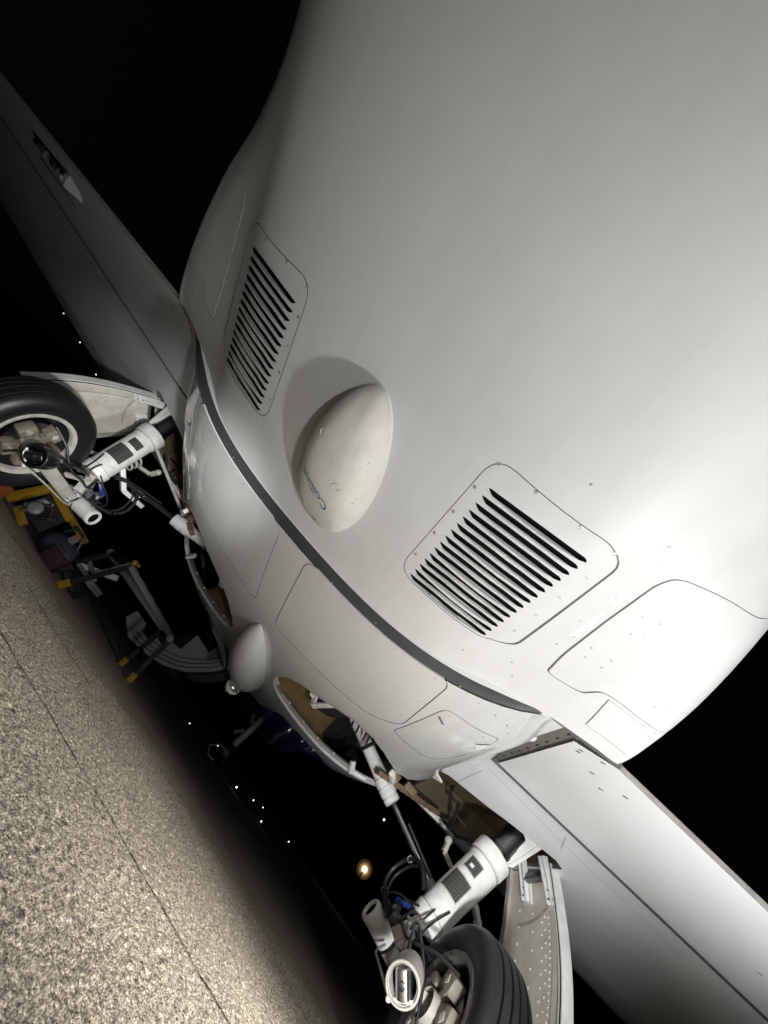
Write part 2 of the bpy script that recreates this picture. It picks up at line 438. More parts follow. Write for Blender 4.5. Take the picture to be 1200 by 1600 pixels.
# shared screw head mesh (disc with a cross recess standing 0.6 mm proud)
def screw_mesh(rad=0.005):
    b = MB(); b.lathe((0, 0, 0), (0, 0, 1), [(0, rad), (0.0006, rad * 0.95), (0.0009, rad * 0.6), (0.0003, rad * 0.35), (0.0003, 0.0001)], 12)
    o = b.build('screw', M['screw']); me = o.data; bpy.data.objects.remove(o); return me
SCREW = screw_mesh(); RIVET = screw_mesh(0.0035)
def screw_at(S, u, Y, parent, me=SCREW, name='screw', d=0.0003):
    o = bpy.data.objects.new(name, me); col.objects.link(o); o.parent = parent
    n = nrm(S, u, Y); q = n.to_track_quat('Z', 'Y')
    o.matrix_local = Matrix.Translation(on(S, u, Y, d)) @ q.to_matrix().to_4x4() @ Matrix.Rotation(rng.uniform(0, 1.5), 4, 'Z')
    return o
def strip_on(S, path, w, d, h=0.0):
    """ribbon (u,Y path) w wide, d proud"""
    P = [Vector(p) for p in path]; L = []; Rr = []
    for i, p in enumerate(P):
        t = (P[min(i + 1, len(P) - 1)] - P[max(i - 1, 0)]).normalized(); nn = Vector((-t.y, t.x))
        L.append(on(S, *(p + nn * w / 2), d)); Rr.append(on(S, *(p - nn * w / 2), d))
    b = MB(); n = len(P)
    b.add(L + Rr, [(i, i + 1, n + i + 1, n + i) for i in range(n - 1)])
    return b

# ================================================================== GROUND
def ground():
    m = bpy.data.materials.new('apron_aggregate'); m.use_nodes = True
    nt = m.node_tree; b = nt.nodes['Principled BSDF']; b.inputs['Roughness'].default_value = 0.75
    tc = nt.nodes.new('ShaderNodeTexCoord')
    vo = nt.nodes.new('ShaderNodeTexVoronoi'); vo.inputs['Scale'].default_value = 210
    nt.links.new(tc.outputs['Object'], vo.inputs['Vector'])
    sep = nt.nodes.new('ShaderNodeSeparateColor'); nt.links.new(vo.outputs['Color'], sep.inputs[0])
    cr = nt.nodes.new('ShaderNodeValToRGB'); e = cr.color_ramp.elements
    e[0].position = 0.0; e[0].color = (0.10, 0.086, 0.068, 1); e[1].position = 1.0; e[1].color = (0.56, 0.50, 0.40, 1)
    x = cr.color_ramp.elements.new(0.35); x.color = (0.29, 0.25, 0.195, 1)
    x = cr.color_ramp.elements.new(0.7); x.color = (0.42, 0.365, 0.28, 1)
    nt.links.new(sep.outputs[0], cr.inputs[0])
    n = nt.nodes.new('ShaderNodeTexNoise'); n.inputs['Scale'].default_value = 3.0; n.inputs['Detail'].default_value = 6
    nt.links.new(tc.outputs['Object'], n.inputs['Vector'])
    mr = nt.nodes.new('ShaderNodeMapRange'); mr.inputs['From Min'].default_value = .3; mr.inputs['From Max'].default_value = .7
    mr.inputs['To Min'].default_value = 0.92; mr.inputs['To Max'].default_value = 1.22
    nt.links.new(n.outputs['Fac'], mr.inputs[0])
    mx = nt.nodes.new('ShaderNodeMix'); mx.data_type = 'RGBA'; mx.blend_type = 'MULTIPLY'; mx.inputs[0].default_value = 1
    nt.links.new(cr.outputs[0], mx.inputs[6]); nt.links.new(mr.outputs[0], mx.inputs[7])
    nt.links.new(mx.outputs[2], b.inputs['Base Color'])
    n2 = nt.nodes.new('ShaderNodeTexNoise'); n2.inputs['Scale'].default_value = 420; n2.inputs['Detail'].default_value = 3
    nt.links.new(tc.outputs['Object'], n2.inputs['Vector'])
    ad = nt.nodes.new('ShaderNodeMath'); ad.operation = 'MULTIPLY_ADD'; ad.inputs[1].default_value = -0.9
    nt.links.new(vo.outputs['Distance'], ad.inputs[0]); nt.links.new(n2.outputs['Fac'], ad.inputs[2])
    bp = nt.nodes.new('ShaderNodeBump'); bp.inputs['Strength'].default_value = 0.55; bp.inputs['Distance'].default_value = 0.004
    nt.links.new(ad.outputs[0], bp.inputs['Height']); nt.links.new(bp.outputs[0], b.inputs['Normal'])
    # displaced sheet near the camera
    x0, x1, y0, y1, st = -1.3, 1.6, 0.5, 2.5, 0.0034
    nx, ny = int((x1 - x0) / st), int((y1 - y0) / st)
    xs = np.linspace(x0, x1, nx); ys = np.linspace(y0, y1, ny)
    X, Y = np.meshgrid(xs, ys)
    def worley(X, Y, cell, seed):
        r = np.random.RandomState(seed); n = 1024
        JX = r.rand(n, n); JY = r.rand(n, n); HH = r.rand(n, n)
        cx = np.floor(X / cell).astype(int); cy = np.floor(Y / cell).astype(int)
        best = np.full(X.shape, 9.0); hh = np.zeros(X.shape)
        for dx in (-1, 0, 1):
            for dy in (-1, 0, 1):
                ix, iy = (cx + dx) % n, (cy + dy) % n
                px = (cx + dx + JX[ix, iy]) * cell; py = (cy + dy + JY[ix, iy]) * cell
                d = ((X - px)**2 + (Y - py)**2) / cell**2
                s = d < best; best = np.where(s, d, best); hh = np.where(s, HH[ix, iy], hh)
        return np.sqrt(best), hh
    f1, h1 = worley(X, Y, 0.0092, 1); f2, h2 = worley(X, Y, 0.026, 2)
    Z = (1 - np.clip(f1, 0, 1)**2) * (0.25 + h1) * 0.0026 + (1 - np.clip(f2, 0, 1)**2) * h2 * 0.0014 - 0.003
    wig = 1.313 + 0.006 * np.sin(X * 7) + 0.004 * np.sin(X * 23 + 1) + 0.003 * np.sin(X * 61)
    br = (np.sin(X * 9 + 2) + 0.6 * np.sin(X * 31)) > -0.75
    gr = np.clip(1.3 - np.abs(Y - wig) / 0.006, 0, 1) * np.where(br, 1, 0.35)
    wig2 = 2.05 + 0.03 * np.sin(X * 3) + 0.01 * np.sin(X * 17); gr2 = np.clip(1 - np.abs(Y - wig2) / 0.007, 0, 1) * ((X < -0.2) & (X > -0.75))
    Z = np.where((gr > .3) | (gr2 > .3), np.minimum(Z, -.001), Z)
    for (hx, hy, hr) in ((0.47, 1.36, .012), (-.08, 1.28, .009), (.86, 1.61, .012), (.3, 1.05, .016), (0.05, 1.1, 0.014), (.6, 1.15, .012)):
        Z -= np.clip(1 - ((X - hx)**2 + (Y - hy)**2) / hr**2, 0, 1) * 0.008
    edge = np.minimum(np.minimum(X - x0, x1 - X), np.minimum(Y - y0, y1 - Y)); Z = np.where(edge < 0.01, -0.012, Z)
    me = bpy.data.meshes.new('ground_grit')
    nv = nx * ny; me.vertices.add(nv)
    me.vertices.foreach_set('co', np.stack([X, Y, Z], -1).astype(np.float32).ravel())
    I = np.arange(nv).reshape(ny, nx)
    F = np.stack([I[:-1, :-1], I[:-1, 1:], I[1:, 1:], I[1:, :-1]], -1).reshape(-1, 4)
    me.loops.add(F.size); me.loops.foreach_set('vertex_index', F.astype(np.int32).ravel())
    me.polygons.add(len(F)); me.polygons.foreach_set('loop_start', (np.arange(len(F)) * 4).astype(np.int32))
    me.polygons.foreach_set('loop_total', np.full(len(F), 4, np.int32))
    me.update(); me.validate(); me.materials.append(m)
    me.polygons.foreach_set('use_smooth', np.ones(len(F), bool))
    o = bpy.data.objects.new('apron_surface', me); col.objects.link(o); o['kind'] = 'structure'
    # the far apron, one sheet with a hole where the near surface lies
    bm_ = MB(); Rr = 600; e = 0.006
    xs2 = [-Rr, x0 + e, x1 - e, Rr]; ys2 = [-Rr, y0 + e, y1 - e, Rr]
    vs = [(a, c, -0.0025) for c in ys2 for a in xs2]
    fs = [(j * 4 + i, j * 4 + i + 1, j * 4 + 5 + i, j * 4 + 4 + i) for j in range(3) for i in range(3) if not (i == 1 and j == 1)]
    bm_.add(vs, fs); g = bm_.build('ground', m); g['kind'] = 'structure'
ground()
def joint(pts, w, name='ground_joint'):
    b = MB(); L = [(x, y - w * rng.uniform(.15, .6), .0008) for x, y in pts]; Q = [(x, y + w * rng.uniform(.15, .6), .0008) for x, y in pts]
    n = len(pts); b.add(L + Q, [(i, i + 1, n + i + 1, n + i) for i in range(n - 1)]); o = b.build(name, M['dark']); o['kind'] = 'structure'
xs_ = np.arange(-1.28, 1.58, .012)
joint([(x, 1.313 + .006 * math.sin(x * 7) + .004 * math.sin(x * 23 + 1) + .003 * math.sin(x * 61)) for x in xs_], .0075)
xs_ = np.arange(-.74, -.2, .012)
joint([(x, 2.05 + .03 * math.sin(x * 3) + .01 * math.sin(x * 17)) for x in xs_], .010)

# ================================================================== THE AIRCRAFT
jet = thing('business_jet', 'white business jet seen from below and behind with its landing gear down', 'aircraft', (0, 0, 0))

# ---------------- aft belly skin, with its vents and the wing root fairings
def seamY(X): return 1.296 - 0.09 * min(abs(X), 1.15)**2
def edgeY(u): return seamY(min(abs(u), 1.1)) - 0.034 * min(1, max(0, (abs(u) - .735) / .012)) + .012 * min(1, max(0, (abs(u) - .76) / .14))
def build_aft():
    us = [i * 0.05 for i in range(-34, 35)]
    dom = [(-1.7, -1.0), (1.7, -1.0)] + [(u, edgeY(u)) for u in sorted(us + [.735, .747, -.735, -.747, .9, -.9], reverse=True)]
    loops = []; vents = []
    VC = [(0.334, 0.618), (0.681, 0.630), (0.681, 1.084), (0.332, 1.078)]
    for s in (1, -1):
        outer = round_poly([(s * x, y) for x, y in VC], 0.06, 7)
        inner = inset(outer, 0.0022)
        nm = 'vent%d' % s
        loops += [(nm + 'gap', densify(outer, .03)), (nm, densify(inner, .03))]
        slots = []
        for k in range(15):
            t = k / 14.0
            y = 0.697 + t * (1.064 - 0.697)
            xa, xb = 0.371, 0.646
            w = 0.0132
            # slender slot, thick and pointed towards its ends
            pl = [(xa, y - 0.004), (xa + .008, y - .0062), (xa + 0.017, y - w / 2), (xb - 0.012, y - w / 2), (xb - .005, y - .0035), (xb, y + .003),
                  (xb - .004, y + .0048), (xb - 0.014, y + w / 2), (xa + 0.02, y + w / 2), (xa + .009, y + .002)]
            pl = [(s * a, b) for a, b in pl]
            loops.append((nm + 'slot', pl)); slots.append((y, xa, xb))
        vents.append((s, nm, slots))
    fair = []
    for s in (1, -1):
        P = [(s * x, y) for x, y in [(.754, .986), (.742, 1.050), (.712, 1.064), (.7085, .97), (.710, .80), (.716, .66), (.728, .618), (.78, .604), (.87, .612), (1.69, .62), (1.69, 1.0), (.82, .992)]]
        outer = round_poly(P, [.02, .03, .025, .05, .05, .03, .02, .03, .05, 0, 0, .03], 6); inner = inset(outer, 0.0018)
        nm = 'fair%d' % s
        loops += [(nm + 'gap', densify(outer, .04)), (nm, densify(inner, .04))]
        q = [(s * x, y) for x, y in [(.760, 1.001), (1.65, 1.013), (1.65, 1.145), (.766, 1.140)]]
        loops += [('low%dgap' % s, densify(q, .04)), ('low%d' % s, densify(inset(q, .0012), .04))]
        fair.append((s, nm))
    gu = sorted(set([round(x, 4) for x in np.arange(-0.66, 0.661, 0.04)] + [round(sg * x, 4) for sg in (-1, 1) for x in np.arange(0.66, 1.26, 0.02)] + [round(sg * x, 4) for sg in (-1, 1) for x in np.arange(1.26, 1.7, 0.06)]))
    gy = np.arange(-0.97, 1.3, 0.04)
    V2, reg = cut(dom, gu, gy, loops)
    skin = patch('tail_cone', S_aft, V2, reg['skin'], M['paint'], jet, 0, 0.004, M['gapgrey'])
    gaps = np.concatenate([reg[k] for k in reg if k.endswith('gap')])
    patch('panel_gap', S_aft, V2, gaps, M['gapgrey'], skin, 0.0015)['kind'] = 'stuff'
    for s, nm, slots in vents:
        vp = patch('vent_panel', S_aft, V2, reg[nm], M['paint'], jet, 0, 0.007, M['dark'])
        vp['label'] = 'louvred vent panel right of the antenna' if s > 0 else 'louvred vent panel left of the antenna, in dimmer light'
        patch('vent_cavity', S_aft, V2, reg[nm + 'slot'], M['dark'], vp, 0.0068, 0)
        for (y, xa, xb) in slots:
            # pressed lip along the forward edge of the slot
            n = 12; b = MB(); top = []; mid = []; bot = []
            for i in range(n + 1):
                x = xa + 0.006 + (xb - xa - 0.012) * i / n; h = 0.0016 * math.sin(PI * min(1, max(0, i / n)))**0.35
                top.append(on(S_aft, s * x, y + 0.0125, 0.0001)); mid.append(on(S_aft, s * x, y + 0.0088, 0.0002 + h * 0.8)); bot.append(on(S_aft, s * x, y + 0.0067, 0.0002 + h))
            m_ = n + 1
            b.add(top + mid + bot, [(i, i + 1, m_ + i + 1, m_ + i) for i in range(n)] + [(m_ + i, m_ + i + 1, 2 * m_ + i + 1, 2 * m_ + i) for i in range(n)])
            b.build('louvre', M['paint'], vp, smooth=60)
        pts = [(.351, .634), (.454, .629), (.574, .634), (.664, .648), (.668, .733), (.668, .822), (.668, .91), (.668, .996), (.662, 1.07), (.558, 1.072), (.455, 1.07), (.352, 1.066), (.345, .994), (.345, .895), (.345, .806), (.345, .716)]
        for (x, y) in pts: screw_at(S_aft, s * x, y, vp)
    for s, nm in fair:
        fp = patch('wing_root_fairing', S_aft, V2, reg[nm], M['paint'], jet, 0, 0.008)
        for (x, y) in [(.733, .80), (.73, .745), (.745, .735), (.742, .78), (.72, .90), (.722, .935), (.738, .895), (.737, .93), (.80, .93), (.82, .90)]:
            screw_at(S_aft, s * x, y, fp, RIVET, 'rivet')
        lp = patch('fairing_lower_panel', S_aft, V2, reg['low%d' % s], M['paint'], fp, 0, 0.006)
        strip_on(S_aft, [(s * .93, 1.05), (s * .934, 1.056), (s * .94, 1.062)], .006, .0006).build('drain_hole', M['dark'], lp)
        # bare metal closing face at the front of the fairing
        n = 16; b = MB(); A = []; B = []; D = []
        for i in range(n + 1):
            t = i / n; u = 0.745 + 0.20 * t; p = on(S_aft, s * u, edgeY(u) - 0.001, -.002); A.append(p)
            q = on(S_wing, s * (1.02 + .22 * t), 1.325 - .066 * t, -.003); B.append(q)
        b.add(A + B, [(i, i + 1, n + 2 + i, n + 1 + i) for i in range(n)])
        b.build('fairing_end_plate', M['plategrey'], fp)
    for (x, y) in [(.702, .744), (.704, .902), (.700, .956), (.69, 1.109), (.697, .85), (.521, .545), (.70, .574), (.70, 1.16), (.64, 1.17)]:
        screw_at(S_aft, x, y, skin, RIVET, 'rivet')
    # glossy bare patches beside the right fairing seam
    for poly in ([(.699, .652), (.694, .588), (.703, .586), (.709, .645)], [(.700, .762), (.701, .715), (.707, .71), (.706, .765)], [(.701, .905), (.702, .83), (.700, .80), (.7065, .79), (.7065, .90)]):
        p = densify(poly, 0.012)
        p = [(a + rng.uniform(-.0012, .0012), b + rng.uniform(-.004, .004)) for a, b in p]
        c = np.mean(p, 0); b = MB(); vs = [on(S_aft, *c, 0.0004)] + [on(S_aft, *q, 0.0004) for q in p]
        b.add(vs, [(0, i + 1, (i + 1) % len(p) + 1) for i in range(len(p))]); b.build('bare_patch', M['scuff'], skin, smooth=80)
    return skin
tail = build_aft()

# ---------------- Collins antenna on the centre line
ANT_Y0, ANT_Y1 = 0.69, 1.205
def ant_w(t): return 0.136 * (np.clip(t, 0, 1)**0.56) * (np.clip(1 - t, 0, 1)**0.40) / (0.583**0.56 * 0.417**0.40)
def ant_h(t): return 0.094 * np.clip(np.sin(np.clip(t, 0, 1)**0.80 * PI), 0, 1)**0.62
def ant_pt(t, k, extra=0.0):   # k in -1..1 across
    w = float(ant_w(t)); h = float(ant_h(t)); y = ANT_Y0 + (ANT_Y1 - ANT_Y0) * t; x = 0.012 * t + w * k
    z = h * max(0.0, 1 - abs(k)**3.0)**0.55
    return on(S_aft, x, y, z + 0.0015 + extra)
def build_antenna():
    b = MB(); nt_, nk = 44, 28; vs = []
    for i in range(nt_ + 1):
        t = i / nt_
        t = 0.5 - 0.5 * math.cos(PI * t)
        for j in range(nk + 1):
            vs.append(ant_pt(t, math.sin((j / nk - .5) * PI)))
    b.add(vs, [(i * (nk + 1) + j, i * (nk + 1) + j + 1, (i + 1) * (nk + 1) + j + 1, (i + 1) * (nk + 1) + j) for i in range(nt_) for j in range(nk)])
    a = b.build('antenna', M['radome'], jet, smooth=80); a['label'] = 'cream teardrop radome antenna with blue lettering'
    # gasket
    g = MB(); P = []
    for k in range(72):
        an = 2 * PI * k / 72; t = 0.5 - 0.5 * math.cos(an); kk = 1 if an < PI else -1
        y = ANT_Y0 + (ANT_Y1 - ANT_Y0) * t; P.append((0.012 * t + kk * float(ant_w(t)), y))
    o1 = [on(S_aft, x * 1.0, y, 0.0035) for x, y in P]; o2 = [on(S_aft, .006 + (x - .006) * 1.035, ANT_Y0 + .25 + (y - ANT_Y0 - .25) * 1.01, 0.0005) for x, y in P]
    n = len(P); g.add(o1 + o2, [(i, (i + 1) % n, n + (i + 1) % n, n + i) for i in range(n)]); g.build('gasket', M['paint'], a)
    # two flush plugs and a drain slot
    for (t, k) in ((0.33, -0.45), (0.52, 0.45)):
        p = ant_pt(t, k, 0.0004); nn = (ant_pt(t, k + .02) - ant_pt(t, k - .02)).cross(ant_pt(t + .02, k) - ant_pt(t - .02, k)).normalized()
        if nn.z > 0: nn = -nn
        c = MB(); c.lathe(p, nn, [(0, .0135), (.0012, .013), (.0012, .0105), (-.0006, .010), (-.0006, .006), (.0008, .0055), (.0008, .0001)], 20); c.build('plug', M['radome'], a)
    c = MB(); c.add([ant_pt(.945, .05, .0008), ant_pt(.955, .25, .0008), ant_pt(.93, .25, .0008), ant_pt(.92, .07, .0008)], [(0, 1, 2, 3)]); c.build('drain_slot', M['toolgrey'], a)
    for i in range(26):
        t = rng.uniform(.3, .95); k = rng.uniform(.62, .9); p = ant_pt(t, k, 0.0004); r = rng.uniform(.0006, .0016)
        c = MB(); q = [ant_pt(t + r * 2 * math.cos(x), k + r * 8 * math.sin(x), .0004) for x in (0, 1.3, 2.5, 3.8, 5.1)]; c.add(q, [(0, 1, 2, 3, 4)]); c.build('paint_chip', M['brown'], a)
    # lettering
    cu = bpy.data.curves.new('lettering', 'FONT'); cu.body = 'Collins'; cu.size = 1.0
    to = bpy.data.objects.new('lettering_tmp', cu); col.objects.link(to)
    dg = bpy.context.evaluated_depsgraph_get(); me = bpy.data.meshes.new_from_object(to.evaluated_get(dg))
    bpy.data.objects.remove(to)
    import bmesh
    bm = bmesh.new(); bm.from_mesh(me); bmesh.ops.triangulate(bm, faces=bm.faces)
    xs = [v.co.x for v in bm.verts]; x0, x1 = min(xs), max(xs)
    for v in bm.verts:
        fx = (v.co.x - x0) / (x1 - x0)          # 0..1 along the word, which runs from +X to -X
        t = 0.59 + v.co.y / (x1 - x0) * 0.25 + (1 - fx) * 0.10
        k = 0.42 - fx * 0.92
        v.co = ant_pt(t, k, 0.0012)
    bm.to_mesh(me); bm.free(); me.materials.append(M['ink'])
    o = bpy.data.objects.new('lettering', me); col.objects.link(o); o.parent = a
build_antenna()

# ---------------- belly fairing and forward fuselage
WELL = [(.192, 2.52), (.205, 2.40), (.26, 2.242), (.34, 2.14), (.443, 2.07), (.54, 2.0), (.635, 1.957), (.73, 1.99), (.813, 2.078), (.89, 2.20), (.969, 2.349), (1.05, 2.45), (1.12, 2.50), (1.24, 2.52),
        (1.24, 2.98), (1.10, 2.92), (.97, 2.86), (.821, 2.828), (.66, 2.82), (.533, 2.786), (.37, 2.74), (.27, 2.69), (.215, 2.62)]
def build_fwd():
    us = [i * 0.05 for i in range(-38, 39)]
    def aY(u): return 1.325 - 0.105 * min(abs(u), 1.05)**2
    dom = [(u, aY(u)) for u in us] + [(1.9, 9.4), (-1.9, 9.4)]
    loops = []; wells = []
    for s in (1, -1):
        P = [(s * u_fwd(x, y), y) for x, y in WELL]
        P = [(a if abs(x) < 1.2 else s * 1.45, b) for (a, b), (x, y) in zip(P, WELL)]
        loops.append(('well', densify(P, .04))); wells.append((s, P))
    def panel(nm, cs, r):
        o = round_poly(cs, r, 7); loops.append((nm + 'gap', densify(o, .04))); loops.append((nm, densify(inset(o, 0.0034), .04)))
    names = []
    for s in (1, -1):
        panel('p%d' % s, [(s * .075, 1.325), (s * .70, 1.265), (s * .735, 1.70), (s * .635, 1.80), (s * .07, 1.905)], [.06, .06, .05, .08, .06]); names.append('p%d' % s)
        panel('q%d' % s, [(s * .76, 1.40), (s * .99, 1.475), (s * 1.0, 1.60), (s * .955, 1.90), (s * .735, 1.78)], [.05, .04, .03, .09, .02]); names.append('q%d' % s)
    # blue paint forward of the wells
    B = [(0.0, 3.75), (.15, 3.65), (.347, 3.02), (.525, 2.985), (.698, 3.06), (.80, 3.25), (.90, 3.7), (1.2, 4.2), (1.89, 4.6), (1.89, 9.39)]
    blue = B + [(-a, b) for a, b in B[1:]][::-1]
    loops.insert(0, ('blue', densify(blue, .08)))
    gu = sorted(set([round(x, 4) for x in np.arange(-1.9, 1.91, 0.05)]))
    gy = np.concatenate([np.arange(1.2, 3.4, 0.05), np.arange(3.4, 9.4, 0.2)])
    V2, reg = cut(dom, gu, gy, loops)
    skin = patch('belly_fairing', S_fwd, V2, reg['skin'], M['gloss'], jet, 0, 0.010, M['seal'])
    bl = patch('forward_fuselage', S_fwd, V2, reg['blue'], M['blue'], jet)
    patch('panel_gap', S_fwd, V2, np.concatenate([reg[k] for k in reg if k.endswith('gap')]), M['dark'], skin, 0.0015)['kind'] = 'stuff'
    PS = {'p': [(.104, 1.80), (.098, 1.68), (.10, 1.56), (.12, 1.39), (.309, 1.336), (.499, 1.318), (.655, 1.30), (.69, 1.47), (.70, 1.621), (.62, 1.775), (.42, 1.82), (.25, 1.85)],
          'q': [(.79, 1.44), (.93, 1.485), (.965, 1.60), (.93, 1.82), (.80, 1.80), (.76, 1.65)]}
    for nm in names:
        s = 1 if nm[1] != '-' else -1
        pp = patch('access_panel', S_fwd, V2, reg[nm], M['gloss'], jet, 0, 0.007)
        for (x, y) in PS[nm[0]]: screw_at(S_fwd, s * u_fwd(x, y), y, pp, RIVET)
        if nm[0] == 'q':
            for (a, b2) in (((.772, 1.477), (.808, 1.512)), ((.946, 1.56), (.979, 1.536))):
                strip_on(S_fwd, [(s * u_fwd(a[0] + (b2[0] - a[0]) * t, 0), a[1] + (b2[1] - a[1]) * t) if False else (s * (a[0] + (b2[0] - a[0]) * t), a[1] + (b2[1] - a[1]) * t) for t in (0, .5, 1)], 0.009, 0.0006).build('latch', M['toolgrey'], pp)
    for s in (1, -1):
        for (x, y) in [(.72, 1.26), (.80, 1.29), (.87, 1.317), (.93, 1.36), (.98, 1.42), (.4, 1.285), (.2, 1.31), (1.02, 1.62), (1.03, 1.9)]:
            screw_at(S_fwd, s * x, y, skin, RIVET, 'rivet')
    # black rubber seal between the tail cone and the fairing
    n = 60; b = MB(); A = []; Bv = []
    for i in range(n + 1):
        u = -0.995 + 1.99 * i / n
        A.append(on(S_aft, math.copysign(u_aft(min(abs(S_fwd(np.array([u]), np.array([aY(u)]))[0][0]), 1.1), 1.19), u), seamY(u) - 0.004, -0.003)); Bv.append(on(S_fwd, u, aY(u) + 0.004, -0.003))
    Sq = []
    for i, (p, q) in enumerate(zip(A, Bv)):
        k = abs(-1 + 2 * i / n); wd = .043 * (1 - max(0, (k - .80) / .2)**1.5 * .75)
        Sq.append(q + (p - q).normalized() * min(wd, (p - q).length * .995))
    mid = [(p + q) / 2 + Vector((0, -.003, -.002)) for p, q in zip(Sq, Bv)]
    b.add(Sq + mid + Bv, [(j * (n + 1) + i, j * (n + 1) + i + 1, (j + 1) * (n + 1) + i + 1, (j + 1) * (n + 1) + i) for i in range(n) for j in (0, 1)])
    b.build('seal_strip', M['seal'], jet, smooth=80)
    b = MB(); b.add(A + Sq, [(i, i + 1, n + 2 + i, n + 1 + i) for i in range(n)]); b.build('tail_cone_lip', M['paint'], tail, smooth=80)
    # wheel wells
    for s, P in wells:
        Pd = densify(P, .03); n = len(Pd)
        rim = [on(S_fwd, x, y) for x, y in Pd]
        c = sum(rim, Vector()) / n
        lip = [p + (c - p).normalized() * 0.004 + Vector((0, 0, 0.03)) for p in rim]
        b = MB(); out = [on(S_fwd, x, y, 0.0012) for x, y in inset(Pd, -0.012)]
        rm = [on(S_fwd, x, y, 0.0018) for x, y in Pd]
        b.add(out + rm + lip, [(j * n + i, j * n + (i + 1) % n, (j + 1) * n + (i + 1) % n, (j + 1) * n + i) for i in range(n) for j in (0, 1)])
        wl = b.build('well_rim', M['gear2'], jet, smooth=30)
        def fwd_(p): return 0.62 * min(1, max(0, (p.y - 2.62) / .15))
        l2 = [p + Vector((0, fwd_(p) * min(1, max(0.05, (abs(p.x) - .55) / .3)), 0.05)) for p in lip]; l3 = [Vector((c.x + (p.x - c.x) * 1.05, q.y + (p.y - c.y) * .12, 1.13)) for p, q in zip(lip, l2)]
        b = MB(); b.add([p + (c - p).normalized() * -0.004 for p in lip] + l2 + l3, [(j * n + i, j * n + (i + 1) % n, (j + 1) * n + (i + 1) % n, (j + 1) * n + i) for i in range(n) for j in (0, 1)] + [tuple(2 * n + i for i in range(n))])
        ln = b.build('wheel_well', M['primer'], jet, smooth=50); ln.data.materials.append(M['black']); 
        for p_ in ln.data.polygons:
            if p_.center.y > 2.9 and p_.normal.z > -2: p_.material_index = 1  # forward faces coloured black to stand for the well's unlit depth
        # riveted inner flange along the forward edge
        b = MB()
        fw = [q for q in zip(Pd, rim) if q[0][1] > 2.55 and abs(q[0][0]) < .86]
        fw.sort(key=lambda q: abs(q[0][0]))
        o1 = [p + Vector((0, -0.004, 0.012)) for _, p in fw]; o2 = [p + Vector((0, -0.008, 0.030)) for _, p in fw]; o3 = [p + Vector((0, -.03, .036)) for _, p in fw]
        k = len(fw); b.add(o1 + o2 + o3, [(j * k + i, j * k + i + 1, (j + 1) * k + i + 1, (j + 1) * k + i) for i in range(k - 1) for j in (0, 1)])
        b.build('well_flange', M['plategrey'], ln, smooth=20)
        b = MB()
        for i in range(2, k - 1, 4): b.sphere(o2[i] + Vector((0, -.004, 0.0)), .009, 8, 5)
        b.build('flange_bolts', M['gear2'], ln)['kind'] = 'stuff'
        # frame pieces seen inside
        b = MB(); b.bar((s * .36, 2.42, .83), (s * .44, 2.50, .70), .035, .012); b.bar((s * .44, 2.5, .70), (s * .56, 2.38, .82), .035, .012); b.bar((s * .30, 2.62, .90), (s * .40, 2.45, .72), .03, .012)
        b.build('well_bracket', M['gear'], ln, bevel=.002)
        b = MB(); b.box((s * .62, 2.28, .96), (.34, .012, .26)); b.build('well_bulkhead', M['primer'], ln)
        b = MB()
        for (x, y) in ((.60, 2.35), (.64, 2.33), (.69, 2.30), (.73, 2.36)): b.tube([(s * x, y, 1.0), (s * (x + .02), y + .12, .9), (s * (x + .08), y + .3, .82)], .006, 8)
        b.tube([(s * .82, 2.75, .82), (s * .84, 2.6, .9), (s * .80, 2.4, .98)], .012, 8)
        b.build('well_pipes', M['cable'], ln)
        for k in range(4):
            b = MB(); x = .34 + .15 * k; b.bar((s * x, 2.20, 1.0), (s * (x + .02), 2.75, 1.05), .018, .06); b.build('well_rib', M['primer'], ln)
        b = MB(); b.bar((s * .30, 2.46, 1.0), (s * .85, 2.44, 1.0), .03, .05); b.build('well_rib', M['primer'], ln)
        b = MB(); b.sphere((s * .44, 2.66, .90), (.20, .16, .16), 18, 12); b.build('well_shade_bulge', M['black'], ln)  # black bulge added to darken the well where no light reaches
        b = MB(); b.bar((s * .96, 2.72, .80), (s * 1.42, 2.93, .97), .05, .03); b.box((s * 1.06, 2.74, .86), (.05, .05, .05)); b.box((s * 1.18, 2.80, .90), (.08, .05, .04))
        b.build('hinge_bracket', M['brown'], ln, bevel=.003)
        b = MB()
        for i in range(9): b.sphere((s * (1.0 + i * .045), 2.708 + i * .0205, .80 + i * .0165), .008, 7, 4)
        b.build('bracket_bolts', M['plategrey'], ln)['kind'] = 'stuff'
        b = MB(); b.bar((s * .835, 2.80, .745), (s * .875, 2.83, .70), .022, .03); b.bar((s * .86, 2.83, .705), (s * .96, 2.84, .745), .016, .016)
        b.build('door_link', M['gear'], ln, bevel=.003)
        b = MB(); b.bar((s * .97, 2.44, .80), (s * 1.03, 2.56, .80), .025, .03); b.build('door_link', M['gear'], ln, bevel=.003)
        b = MB(); b.bar((s * 1.14, 2.74, 1.02), (s * 1.22, 2.60, 1.02), .06, .012); b.build('white_bracket', M['gear'], ln)
    return skin
belly = build_fwd()

